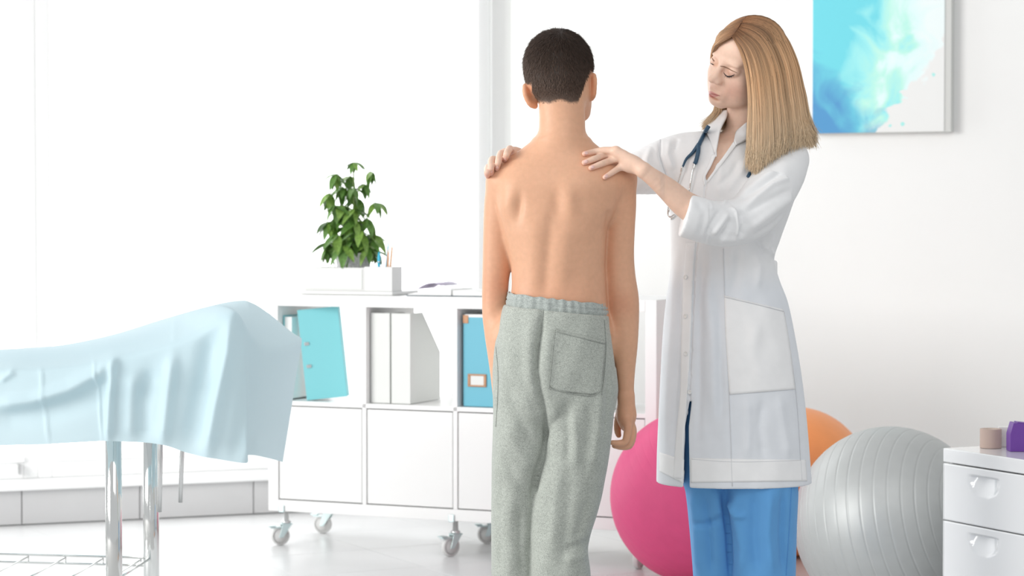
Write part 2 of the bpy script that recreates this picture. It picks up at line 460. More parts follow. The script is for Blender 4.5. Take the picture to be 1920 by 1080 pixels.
# castors
def castor(u, v, yaw, bracket):
    base = M_k @ Vector((u, v, 0))
    root = bpy.data.objects.new('castor', None); COL.objects.link(root); root.empty_display_size = .02
    root.parent = shelf; root.location = base - Vector(shelf.location)
    R = Matrix.Rotation(yaw, 4, 'Z')
    def put(o): o.parent = root; return o
    r = .034
    off = .022
    Mw = R @ Matrix.Translation((off, 0, r)) @ Matrix.Rotation(PI/2, 4, 'X')
    put(lathe('tyre', ((r-.006, -.010), (r-.001, -.009), (r, -.005), (r, .005), (r-.001, .009), (r-.006, .010), (r-.006, -.010)), M_wheel, None, Mw, 28))
    put(lathe('wheel_disc', ((0, -.0085), (.008, -.0105), (.012, -.0075), (r-.006, -.0075), (r-.006, .0075), (.012, .0075), (.008, .0105), (0, .0085)), M_wheel, None, Mw, 28))
    bm = bmesh.new()
    for s in (-1, 1):
        y0 = s*.0135; y1 = s*.0155
        pts = [(off-.008, r-.006), (off+.008, r-.006), (.016, .075), (-.018, .075)]
        a = [bm.verts.new((x, y0, z)) for x, z in pts]; b = [bm.verts.new((x, y1, z)) for x, z in pts]
        bm.faces.new(a); bm.faces.new(b[::-1])
        for i in range(4): bm.faces.new((a[i], b[i], b[(i+1) % 4], a[(i+1) % 4]))
    bm_box(bm, (-.02, -.0155, .073), (.018, .0155, .078))
    for v_ in bm.verts: v_.co = R @ v_.co
    put(from_bm('fork', bm, M_galv, None, bevel=.001))
    put(lathe('swivel_stem', ((0, .078), (.016, .078), (.017, .086), (.010, .088), (.009, KC), (0, KC)), M_steel, None, R, 18))
    bm = bmesh.new(); bm_box(bm, (.012, -.012, .062), (.058, .012, .067), R); bm_box(bm, (.040, -.014, .068), (.066, .014, .072), R)
    put(from_bm('brake_pedal', bm, M_galv, None, bevel=.001))
    if bracket:
        o = box('mounting_lug', (u-.011, -.006, KC-.004), (u+.011, 0, KC+.022), M_galv, shelf, M_k, .004)
for u, v, yw, br in ((.055, .03, math.radians(200), True), (.72, .03, math.radians(215), True), (1.40, .03, math.radians(245), True),
                     (.055, .35, math.radians(165), False), (.72, .35, math.radians(190), False), (1.40, .35, math.radians(200), False)):
    castor(u, v, yw, br)

def K(u, v, z): return M_k @ Vector((u, v, z+KC))
# turquoise ring binder leaning in the first cell
def local_thing(name, label, cat, u, v, z, rot, group=None):
    o = empty(name, K(u, v, z), label, cat, group); o.rotation_euler = rot; return o
def lbox(name, lo, hi, m, parent, bevel=.0015, M=None):
    bm = bmesh.new(); bm_box(bm, lo, hi, M)
    o = from_bm(name, bm, m, None, bevel=bevel); o.parent = parent; return o
SH = .3935   # shelf top above the carcass bottom
t = local_thing('ring_binder', 'turquoise ring binder leaning in the left cell of the shelf unit', 'binder', .140, .03, SH+.001, (0, -math.radians(6), -math.radians(2)))
bw = .145; bh = .322
lbox('spine', (0, 0, 0), (bw, .004, bh), M_teal, t)
lbox('cover', (0, .004, 0), (.004, .075, bh), M_teal, t)
lbox('cover', (bw-.004, .004, 0), (bw, .075, bh), M_teal, t)
lbox('paper_block', (.02, .02, .006), (.09, .07, bh-.02), M_paper, t, .001)
for z in (.12, .20):
    lbox('finger_ring', (.012, -.004, z-.006), (.030, .0, z+.006), M_steel, t, .002)
t = local_thing('cardboard_folder', 'thin white folder standing left of the turquoise binder', 'folder', .043, .035, SH+.001, (0, 0, -KTH))
lbox('cover', (0, 0, 0), (.003, .24, .30), M_teal, t, .0005)
lbox('paper_block', (.003, .004, .004), (.032, .235, .295), M_paper, t, .001)
# two white magazine files
def mag_file(u, label, group):
    t = local_thing('magazine_file', label, 'magazine file', u, .03, SH+.001, (0, 0, -KTH), group)
    w_, d_, h_, lo_ = .074, .245, .315, .17
    lbox('spine_panel', (0, 0, 0), (w_, .004, h_), M_fileW, t)
    for x in (0, w_-.004):
        bm = bmesh.new()
        pts = [(0.004, 0), (d_, 0), (d_, lo_), (.10, h_), (.004, h_)]
        a = [bm.verts.new((x, y, z)) for y, z in pts]; b = [bm.verts.new((x+.004, y, z)) for y, z in pts]
        bm.faces.new(a); bm.faces.new(b[::-1])
        for i in range(5): bm.faces.new((a[i], b[i], b[(i+1) % 5], a[(i+1) % 5]))
        o = from_bm('side_panel', bm, M_fileW, None, bevel=.001); o.parent = t
    lbox('base_panel', (.004, .004, 0), (w_-.004, d_, .004), M_fileW, t)
    lbox('back_lip', (.004, d_-.004, .004), (w_-.004, d_, lo_), M_fileW, t)
mag_file(.04+PIT+.004, 'white magazine file against the divider, left of its twin', 'white magazine files')
mag_file(.04+PIT+.084, 'white magazine file with its slanted side showing, right of its twin', 'white magazine files')
# sky blue box file with copper label holder
t = local_thing('box_file', 'sky blue box file with copper label holder beside the boy\'s elbow', 'box file', .04+2*PIT+.012, .025, SH+.001, (0, 0, -KTH))
fw_ = .125
lbox('body', (0, 0, 0), (fw_, .26, .312), M_blue, t, .002)
lbox('lid_edge', (.006, -.001, .306), (fw_-.004, .25, .316), M_paper, t, .001)
lbox('corner_cap', (-.001, -.002, .285), (.020, .012, .3135), M_copper, t, .001)
bm = bmesh.new()
for lo, hi in (((.018, -.004, .068), (.088, 0, .074)), ((.018, -.004, .106), (.088, 0, .112)), ((.018, -.004, .074), (.028, 0, .106)), ((.078, -.004, .074), (.088, 0, .106))):
    bm_box(bm, lo, hi)
o = from_bm('label_holder', bm, M_copper, None, bevel=.0012); o.parent = t
lbox('label_card', (.028, -.002, .074), (.078, 0.0, .106), M_fileW, t, 0)
# hidden-side file in the last cell
t = local_thing('magazine_file', 'white magazine file deep in the last cell beside the lab coat', 'magazine file', .04+3*PIT+.09, .06, SH+.001, (0, 0, -KTH))
lbox('spine_panel', (0, 0, 0), (.09, .004, .30), M_fileW, t); lbox('body', (0, .004, 0), (.09, .24, .2), M_fileW, t)

# desk organiser on top
KT = KH
t = local_thing('desk_organizer', 'white plastic desk organizer on the shelf unit below the plant', 'organizer', .125, .04, KT+.0005, (0, 0, -KTH))
OW = .385
lbox('base_tray', (-.012, -.01, 0), (OW-.030, .20, .014), M_plast, t, .004)
def tray(x0, x1, y0, y1, z0, z1, th=.004):
    bm = bmesh.new()
    bm_box(bm, (x0, y0, z0), (x1, y0+th, z1)); bm_box(bm, (x0, y1-th, z0), (x1, y1, z1))
    bm_box(bm, (x0, y0+th, z0), (x0+th, y1-th, z1)); bm_box(bm, (x1-th, y0+th, z0), (x1, y1-th, z1))
    bm_box(bm, (x0+th, y0+th, z0), (x1-th, y1-th, z0+th))
    return bm
o = from_bm('wide_compartment', tray(0, .238, .0, .18, .014, .096), M_plast, None, bevel=.0012); o.parent = t
o = from_bm('pen_compartment', tray(.240, .350, -.004, .075, .014, .100), M_plast, None, bevel=.0012); o.parent = t
lbox('front_insert', (.004, -.003, .020), (.232, 0, .092), M_fileW, t, .001)
organizer = t
# pens
M_pen1 = mat('cyan_pen', (.05, .55, .80), .35); M_pen2 = mat('blue_pencil', (.10, .45, .70), .4); M_pen3 = mat('wood_pencil', (.72, .42, .25), .5)
def pencil(u, v, lean, leany, L, r, m, name, label, tip):
    o_ = empty(name, K(u, v, KT+.020), label, 'pen', 'pens in the organizer'); o_.rotation_euler = (leany, lean, 0)
    b = lathe('barrel', ((0, 0), (r, 0), (r, L-.016), (r*.85, L-.014)) + (((r*.5, L), (0, L)) if tip == 'cap' else ((.0012, L), (0, L+.003))), m, None, None, 10); b.parent = o_
    g = lathe('tip_ring', ((r*1.05, L*.72), (r*1.12, L*.725), (r*1.12, L*.74), (r*1.05, L*.745)), M_steel if tip == 'cap' else m, None, None, 10); g.parent = o_
pencil(.125+.272, .085, math.radians(1), 0, .132, .0055, M_pen1, 'marker_pen', 'short cyan marker pen in the organizer', 'cap')
pencil(.125+.290, .090, math.radians(6), 0, .165, .0032, M_pen2, 'pencil', 'tall thin blue pencil leaning right in the organizer', 'p')
pencil(.125+.308, .080, math.radians(2), 0, .142, .0042, M_pen3, 'pencil', 'shorter wooden pencil, rear one of the orange pair in the organizer', 'p')
pencil(.125+.316, .075, math.radians(5), 0, .160, .0038, M_pen3, 'pencil', 'taller wooden pencil at the right end of the organizer', 'p')
# open notebook
t = local_thing('open_notebook', 'open notebook lying on the shelf unit beside the boy\'s arm', 'notebook', .535, .025, KT+.0005, (0, 0, -KTH+math.radians(4)))
M_cover = mat('navy_cover', (.10, .14, .17), .5); M_lilac = mat('lilac_page', (.55, .50, .62), .7)
lbox('cover', (0, 0, 0), (.335, .22, .003), M_cover, t, .001)
for s in (0, 1):
    bm = bmesh.new(); nseg = 14; rows = []
    for k in range(nseg+1):
        q = k/nseg
        x = .004 + q*.160 if s == 0 else .331 - q*.160
        z = .006 + .016*math.sin(q*PI*.55)*(1-.25*q) + (.006*q if s == 0 else .003*q)
        rows.append([bm.verts.new((x, y, zz)) for y, zz in ((.004, .003), (.004, z), (.215, z), (.215, .003))])
    for a, b in zip(rows, rows[1:]):
        for i in range(4): bm.faces.new((a[i], a[(i+1) % 4], b[(i+1) % 4], b[i]))
    bm.faces.new(rows[0]); bm.faces.new(rows[-1][::-1])
    o = from_bm('page_block', bm, M_paper, None, smooth=False); o.parent = t
bm = bmesh.new(); rows = []
for k in range(9):
    q = k/8; rows.append([bm.verts.new((.03+q*.09, y, .024+.022*math.sin(q*PI*.8))) for y in (.02, .19)])
for a, b in zip(rows, rows[1:]): bm.faces.new((a[0], a[1], b[1], b[0]))
o = from_bm('loose_page', bm, M_lilac, None, smooth=True); o.parent = t
o.modifiers.new('s', 'SOLIDIFY').thickness = .001

# potted umbrella plant standing in the wide compartment
pc = organizer.matrix_basis @ Vector((.145, .10, .0185))
plant = empty('potted_plant', pc, 'green umbrella plant in a mottled pot standing in the desk organizer', 'plant')
def lat(name, prof, m, parent, n=28):
    o = lathe(name, prof, m, None, None, n); o.parent = parent; return o
PH = .125
lat('pot', ((0, 0), (.045, 0), (.048, .004), (.066, PH), (.068, PH+.003), (.064, PH+.003), (.061, PH-.008), (0, PH-.008)), M_pot, plant)
lat('soil', ((0, PH-.004), (.03, PH-.003), (.0612, PH-.0075)), M_soil, plant)
lm = []
for var, mm in ((0, M_leaf), (1, M_leaf2)):
    bm = bmesh.new(); n = 9; Lf, wf = 1.0, .205
    for s in (-1, 1):
        prev = None
        for k in range(n+1):
            q = k/n; w_ = wf*math.sin(PI*min(1, q**.8))**.8*(1-.2*q) if 0 < q < 1 else 0
            z = -.32*q*q
            a = Vector((q*Lf, 0, z-.03*math.sin(PI*q))); b = Vector((q*Lf, s*w_, z+.02*math.sin(PI*q)))
            cur_ = (bm.verts.new(a), bm.verts.new(b))
            if prev:
                bm.faces.new((prev[0], cur_[0], cur_[1], prev[1]) if s > 0 else (prev[0], prev[1], cur_[1], cur_[0]))
            prev = cur_
    bmesh.ops.remove_doubles(bm, verts=bm.verts[:], dist=1e-5)
    me = bpy.data.meshes.new('leaf'); bm.to_mesh(me); bm.free(); me.materials.append(mm)
    for p in me.polygons: p.use_smooth = True
    lm.append(me)
# leaf whorls: photo pixel of each whorl centre, size, droop, depth offset from the stem
stem_Y = pc.y
def PL(x, y, dy=0): return Vector(W(x, y, stem_Y+dy)) - pc
stemtop = PL(662, 305)
pts = crv([(0, 0, PH-.02), tuple(PL(660, 440)), tuple(PL(664, 370)), tuple(stemtop)], 24)
o = tube('stem', pts, np.linspace(.0055, .0025, 24), M_stem, None, 8); o.parent = plant
o = tube('stem', crv([(.006, .01, PH-.02), tuple(PL(650, 440, .02)), tuple(PL(640, 390, .02)), tuple(PL(630, 345, .02))], 16), np.linspace(.0045, .002, 16), M_stem, None, 8); o.parent = plant
whorls = [(664, 304, .045, 0), (630, 326, .055, -.02), (697, 322, .050, .02), (655, 330, .05, .03), (618, 362, .06, .0), (662, 352, .058, -.03),
          (706, 380, .062, 0), (640, 385, .065, -.03), (672, 372, .065, .03), (652, 400, .07, .02), (620, 415, .065, .02), (690, 410, .07, -.03), (667, 415, .07, -.05),
          (632, 440, .075, -.04), (700, 440, .072, .01), (660, 445, .078, -.03), (678, 455, .07, .03), (620, 455, .065, .03), (645, 460, .07, -.06), (688, 462, .065, -.05), (612, 470, .05, .01), (703, 470, .05, .0), (642, 350, .055, .02), (684, 345, .045, 0), (636, 405, .06, .03), (676, 432, .07, -.06), (650, 425, .07, .05), (628, 385, .055, -.05), (697, 452, .06, -.04), (664, 392, .06, -.05)]
for wi, (x, y, Ls, dy) in enumerate(whorls):
    c = PL(x, y, dy)
    # petiole from the stem
    q = min(range(24), key=lambda i: abs(pts[i][2] - (c.z - .03)))
    s0 = Vector(pts[q])
    mid = (s0 + c)/2 + Vector((0, 0, .012))
    o = tube('leaf_stalk', crv([tuple(s0), tuple(mid), tuple(c)], 7), .0011, M_stem, None, 5); o.parent = plant
    nl = random.choice((6, 7, 7, 8)); a0 = random.uniform(0, 6.28)
    out = Vector((c.x, c.y, 0))
    for k in range(nl):
        o = bpy.data.objects.new('leaf', lm[0 if random.random() < .62 else 1]); COL.objects.link(o); o.parent = plant
        o.location = c
        an = a0 + 2*PI*k/nl + random.uniform(-.15, .15)
        o.rotation_euler = (random.uniform(-.3, .3), math.radians(random.uniform(10, 68)), an)
        sc_ = Ls*random.uniform(.95, 1.4); o.scale = (sc_, sc_*random.uniform(.85, 1.15), sc_)

# ================================================================= balls
def ball(name, cx, cy, R, label, color, axis, rough, metal=0, ridges=14, amp=.0018, fix=None):
    v = (cy-417)/FPX; w_ = R/FPX
    d = CAM_H/(v+w_); r = w_*d
    if fix: d, r = fix
    X = (cx-960)/FPX*d
    m = mat(name+'_vinyl', color, rough, metal, noise=.03, nscale=25, spec=.5, coat=.0)
    prof = []
    nst = 420
    for k in range(nst+1):
        th = PI*k/nst
        lat_ = math.cos(th)
        ph = (th/PI*(ridges*2+1)) % 1.0
        g = math.exp(-((ph-.5)/.055)**2) if .12*PI < th < .88*PI else 0
        rr = r - amp*g
        prof.append((max(0, rr*math.sin(th)), -rr*lat_))
    prof[0] = (0, -r); prof[-1] = (0, r)
    q = Vector(axis).normalized().to_track_quat('Z', 'Y').to_matrix().to_4x4()
    o = lathe(name, prof, m, None, q, 72)
    o.location = (X, d, r)
    tag(o, label, 'exercise ball', 'exercise balls by the wall')
    return o
ball('exercise_ball', 1308, 933, 164, 'pink exercise ball between the boy and the lab coat', (.83, .088, .255), (.5, -.4, .75), .5, amp=.0006, fix=(7.12, .277))
ball('exercise_ball', 1673, 983, 182, 'large silver grey ribbed exercise ball left of the drawer chest', (.50, .515, .51), (.80, -.52, .20), .5, .35, ridges=11, amp=.0013)
ball('exercise_ball', 1492, 906, 140, 'orange exercise ball half hidden behind the lab coat and silver ball', (.95, .34, .11), (.3, -.5, .8), .42, amp=.0006, fix=(7.70, .257))

# ================================================================= drawer chest with tape rolls
CD = 6.05
C0 = Vector(((1770-960)/FPX*CD, CD, 0)); CT = zpx(840, CD)
CA = math.radians(63.5)
M_c = Matrix.Translation(C0) @ Matrix.Rotation(-CA, 4, 'Z')   # local x along the front, y to the back
chest = empty('drawer_chest', C0, 'white drawer chest with scooped grips at the right edge', 'drawer chest')
M_gloss = mat('white_gloss', (.86, .865, .87), .16, coat=.3)
CW, CDp = .50, .46
def cpart(name, lo, hi, m=M_gloss, bevel=.002, parent=None):
    return box(name, lo, hi, m, parent or chest, M_c, bevel)
cpart('top_slab', (0, 0, CT-.037), (CW, CDp, CT), bevel=.003)
cpart('carcass', (.004, .022, .03), (CW-.004, CDp-.002, CT-.040))
cpart('plinth', (.02, .05, 0), (CW-.02, CDp-.03, .03))
M_grip = mat('grip_shadow', (.80, .80, .80), .25)
zt = CT-.041
dh = .152
for k in range(3):
    z1 = zt - k*(dh+.004); z0 = max(.035, z1-dh)
    if z1 - z0 < .05: break
    # front with a scooped grip: built as a grid pressed inwards
    nx, nz = 60, 40
    V = []
    cxg, wg, hg = .215*CW/.5, .062, .050
    for j in range(nz+1):
        for i in range(nx+1):
            x = .002 + (CW-.004)*i/nx; z = z0 + (z1-z0)*j/nz
            dx = (x-.175)/.062; dzg = (z1-.022-z)/.055
            y = 0.
            if 0 <= dzg <= 1.02 and abs(dx) <= 1.02:
                e = math.sqrt(max(0, dx*dx + dzg*dzg))
                if e < 1: y = .017*(1-dzg)*(1-abs(dx)**3)
            V.append(M_c @ Vector((x, y, z)))
    F = [(j*(nx+1)+i, j*(nx+1)+i+1, (j+1)*(nx+1)+i+1, (j+1)*(nx+1)+i) for j in range(nz) for i in range(nx)]
    dfr = mesh_fast('drawer_front', np.array([tuple(v) for v in V]), F, M_gloss, chest)
    md = dfr.modifiers.new('s', 'SOLIDIFY'); md.thickness = .018; md.offset = -1
def on_chest(x, y):
    o, d = ray(x, y); t_ = (CT - o.z)/d.z; return o + d*t_
# beige roll of tape
p = on_chest(1862, 842)
t = empty('tape_roll', (p.x, p.y+.03, CT+.0005), 'beige roll of kinesiology tape on the drawer chest', 'tape roll')
M_tape = mat('beige_tape', (.55, .42, .36), .75, bump=.1, bscale=600); M_core = mat('tape_core', (.75, .66, .58), .7)
rr, hh_ = .0290, .052
o = lathe('wound_tape', ((.018, 0), (rr, 0), (rr, hh_), (.018, hh_), (.018, 0)), M_tape, None, None, 40, smooth=False, bevel=.0015); o.parent = t
o = lathe('core', ((.0155, .001), (.018, .001), (.018, hh_-.001), (.0155, hh_-.001), (.0155, .001)), M_core, None, None, 40, smooth=False); o.parent = t
# small pale carton behind it, purple carton at the frame edge
p2 = on_chest(1888, 841)
M_pale = mat('pale_carton', (.80, .79, .77), .5); M_print = mat('pink_print', (.75, .42, .36), .6)
M_pur = mat('purple_card', (.17, .055, .36), .45)
t = empty('small_carton', (p2.x+.012, p2.y+.035, CT+.0005), 'small pale carton with pink print between the tape and the purple box', 'carton')
t.rotation_euler.z = math.radians(-10)
lbox('carton_body', (-.026, 0, 0), (.026, .04, .054), M_pale, t, .001)
for x0, x1, z0, z1 in ((-.002, .022, .018, .024), (.006, .022, .036, .041)):
    lbox('printed_bar', (x0, -.0006, z0), (x1, 0, z1), M_print, t, 0)
p3 = on_chest(1898, 848)
t = empty('purple_box', (p3.x, p3.y+.01, CT+.0005), 'purple tapered carton at the right edge on the drawer chest', 'carton')
bm = bmesh.new()
pr = [(-.003, 0), (.10, 0), (.10, .066), (.006, .077), (-.003, .046)]
a = [bm.verts.new((x, 0, z)) for x, z in pr]; b = [bm.verts.new((x, .05, z)) for x, z in pr]
bm.faces.new(a); bm.faces.new(b[::-1])
for i in range(5): bm.faces.new((a[i], b[i], b[(i+1) % 5], a[(i+1) % 5]))
o = from_bm('carton_body', bm, M_pur, None, bevel=.001); o.parent = t
lbox('lid_flap', (.008, .004, .0755), (.10, .046, .079), M_pur, t, .0005, Matrix.Rotation(math.radians(6.4), 4, 'Y') @ Matrix.Translation((0, 0, .001)))

# ================================================================= treatment table with disposable sheet
YN, YF = 5.80, 6.20       # near and far leg line at the head end
tb = empty('treatment_table', (W(213, 1000, YN)[0], YN, 0), 'chrome legged treatment table with wire shelf, mostly under the blue sheet', 'table')
tdx = -np.array((.985, -.17, 0))     # long axis pointing left and slightly back
tdx = np.array((-.985, .17, 0))
legN = W(213, 900, YN); legF = W(283, 900, YF)
for p, r in ((legN, .0215), (legF, .0222)):
    for far in (0, 1):
        b0 = p + tdx*(1.35*far)
        o = tube('leg', [(b0[0], b0[1], .012), (b0[0], b0[1], .3), (b0[0], b0[1], .70)], r, M_chrome, tb, 24)
        o = lathe('foot_cap', ((0, 0), (r*1.15, 0), (r*1.15, .018), (r, .022), (0, .022)), M_rubber, tb, Matrix.Translation((b0[0], b0[1], 0)), 20)
# wire shelf : rails and cross wires
zr = zpx(1046, YF)
fN = np.array((legN[0], legN[1], zr)); fF = np.array((legF[0], legF[1], zr))
for p, dz in ((fF, 0), (fF, -.022), (fN, 0), (fN, -.022)):
    tube('shelf_rail', [p + (0, 0, dz), p + tdx*1.35 + (0, 0, dz)], .0035, M_chrome, tb, 8)
tube('shelf_rail', [fN, fF], .0035, M_chrome, tb, 8)
for k in range(12):
    a = fN + tdx*(.03+.11*k) + (0, 0, -.006); b = fF + tdx*(.03+.11*k) + (0, 0, -.006)
    tube('shelf_wire', [a, b], .0022, M_chrome, tb, 6)
    tube('shelf_strut', [b + (0, 0, .006), b + (0, 0, -.016)], .002, M_chrome, tb, 6)
# two hanging rods under the head rest
for (x0, y0, x1, y1, Y, r) in ((304, 700, 299, 960, 6.10, .0062), (347, 700, 338, 942, 6.18, .0060)):
    tube('hanging_rod', [W(x0, y0, Y), W(x1, y1, Y)], r, M_steel, tb, 12)
# padded top (flat part and raised head rest)
M_pad = mat('pad_vinyl', (.75, .78, .80), .5)
zflat = zpx(668, 6.05)
yv = np.array((.17, .985, 0))
def pad(name, pts):
    bm = bmesh.new(); vs = [bm.verts.new(p) for p in pts]
    for q in ((0, 1, 2, 3), (4, 7, 6, 5), (0, 4, 5, 1), (1, 5, 6, 2), (2, 6, 7, 3), (3, 7, 4, 0)): bm.faces.new([vs[i] for i in q])
    return from_bm(name, bm, M_pad, tb, bevel=.012)
def prof_pad(name, s0, z0, s1, z1, th):
    # s measured from the leg line along the long axis (left positive)
    base = np.array((legN[0], legN[1]+.03, 0)); base2 = np.array((legF[0], legF[1]+.02, 0))
    P = []
    for zofs in (0, -th):
        P += [base + tdx*s0 + (0, 0, z0+zofs), base + tdx*s1 + (0, 0, z1+zofs), base2 + tdx*s1 + (0, 0, z1+zofs), base2 + tdx*s0 + (0, 0, z0+zofs)]
    return pad(name, P)
prof_pad('padding', .16, zflat-.075, 1.5, zflat-.075, .05)
prof_pad('head_rest', .15, zflat-.075, -.13, zflat-.03, .05)

cols = [((-60, 657), (-60, 692), (-60, 838)), ((0, 655), (0, 690), (0, 835)), ((90, 650), (90, 688), (95, 832)), ((150, 641), (160, 680), (168, 828)),
        ((220, 625), (213, 668), (205, 827)), ((300, 600), (290, 650), (300, 833)), ((380, 577), (365, 625), (350, 849)), ((428, 566), (420, 590), (405, 860)),
        ((452, 563.5), (447, 585), (461, 868)), ((466, 565), (470, 625), (464, 853)), ((495, 581), (505, 654), (500, 858)), ((565, 638), (566, 643), (530, 866))]
dep = [(6.45, 5.76, 5.72)]*9 + [(6.45, 5.84, 5.80), (6.48, 6.05, 6.02), (6.50, 6.42, 6.34)]
dep[8] = (6.45, 5.78, 5.73)
NS, NT = 240, 120
rows = []
C = [crv([W(*c[k], d[k]) for c, d in zip(cols, dep)], NS) for k in range(3)]
V = np.zeros((NS, NT, 3))
nt1 = 40
for j in range(NT):
    if j < nt1:
        q = j/nt1; V[:, j] = C[0]*(1-q) + C[1]*q
        V[:, j, 2] += .010*np.sin(PI*q)
    else:
        q = (j-nt1)/(NT-1-nt1); V[:, j] = C[1]*(1-q) + C[2]*q
        V[:, j, 1] -= .012*np.sin(PI*min(1, q*2))*.6
Vf = V.reshape(-1, 3)
# soften the top front edge
for it in range(14):
    V[:, 1:-1] = V[:, 1:-1]*.5 + .25*(V[:, :-2] + V[:, 2:])
Vf = V.reshape(-1, 3)
def fold_disp(V, folds):
    x, y = pix(V); d = np.zeros(len(V))
    for pl_, w_, amp in folds:
        P = np.array(pl_, float); best = np.full(len(V), 1e9); tt = np.zeros(len(V)); L_ = 0
        seg = np.linalg.norm(np.diff(P, axis=0), axis=1); tot = seg.sum()
        m_ = (x > P[:, 0].min()-3*w_) & (x < P[:, 0].max()+3*w_) & (y > P[:, 1].min()-3*w_) & (y < P[:, 1].max()+3*w_)
        if not m_.any(): continue
        xm, ym = x[m_], y[m_]; bm_ = np.full(len(xm), 1e9); tm = np.zeros(len(xm))
        for i in range(len(P)-1):
            a, b = P[i], P[i+1]; e = b-a
            t_ = np.clip(((xm-a[0])*e[0]+(ym-a[1])*e[1])/(e@e), 0, 1)
            dd = np.hypot(xm-a[0]-t_*e[0], ym-a[1]-t_*e[1])
            c_ = dd < bm_; bm_[c_] = dd[c_]; tm[c_] = (L_ + t_[c_]*seg[i])/tot
            L_ += seg[i]
        tap = np.clip(np.minimum(tm, 1-tm)*5+.25, 0, 1)
        d[m_] += amp*np.exp(-(bm_/w_)**2)*tap
    return d
sf = [([(215, 662), (207, 740), (203, 830)], 8, .018), ([(-20, 762), (60, 752), (130, 730), (185, 700), (215, 664)], 14, .020), ([(-20, 790), (90, 775), (170, 745), (205, 700)], 22, -.012),
      ([(328, 600), (326, 640)], 5, .008), ([(325, 665), (316, 740), (306, 832)], 12, .020), ([(285, 690), (268, 760), (270, 830)], 16, -.014), ([(250, 700), (245, 820)], 12, .008),
      ([(436, 590), (428, 660), (405, 760), (388, 855)], 14, .026), ([(400, 620), (380, 720), (352, 840)], 20, -.020), ([(470, 690), (462, 760), (440, 860)], 16, -.018), ([(490, 670), (486, 760), (468, 855)], 7, .016),
      ([(75, 665), (82, 760), (92, 832)], 3, .004), ([(173, 650), (185, 740), (192, 828)], 3, .005), ([(30, 670), (20, 700), (0, 715)], 6, .008), ([(520, 680), (505, 770), (510, 860)], 9, .008), ([(350, 600), (372, 590), (420, 580)], 7, .006)]
dd = fold_disp(Vf, sf)
Vf[:, 1] -= dd; 
F = [(i*NT+j, (i+1)*NT+j, (i+1)*NT+j+1, i*NT+j+1) for i in range(NS-1) for j in range(NT-1)]
M_sheet, nt, b_ = principled('disposable_sheet')
b_.inputs['Base Color'].default_value = (.60, .755, .81, 1); b_.inputs['Roughness'].default_value = .75
tcn = nt.nodes.new('ShaderNodeTexCoord')
nz = nt.nodes.new('ShaderNodeTexNoise'); nz.inputs['Scale'].default_value = 9; nz.inputs['Detail'].default_value = 6
nt.links.new(tcn.outputs['Object'], nz.inputs['Vector'])
bp = nt.nodes.new('ShaderNodeBump'); bp.inputs['Strength'].default_value = .25; bp.inputs['Distance'].default_value = .01
nt.links.new(nz.outputs['Fac'], bp.inputs['Height']); nt.links.new(bp.outputs[0], b_.inputs['Normal'])
tr = nt.nodes.new('ShaderNodeBsdfTranslucent'); tr.inputs[0].default_value = (.74, .88, .925, 1)
mxs = nt.nodes.new('ShaderNodeMixShader'); mxs.inputs[0].default_value = .30
nt.links.new(b_.outputs[0], mxs.inputs[1]); nt.links.new(tr.outputs[0], mxs.inputs[2])
nt.links.new(mxs.outputs[0], nt.nodes['Material Output'].inputs[0])
sheet = mesh_fast('disposable_sheet', Vf, F, M_sheet); tag(sheet, 'pale blue disposable sheet draped over the treatment table', 'sheet')
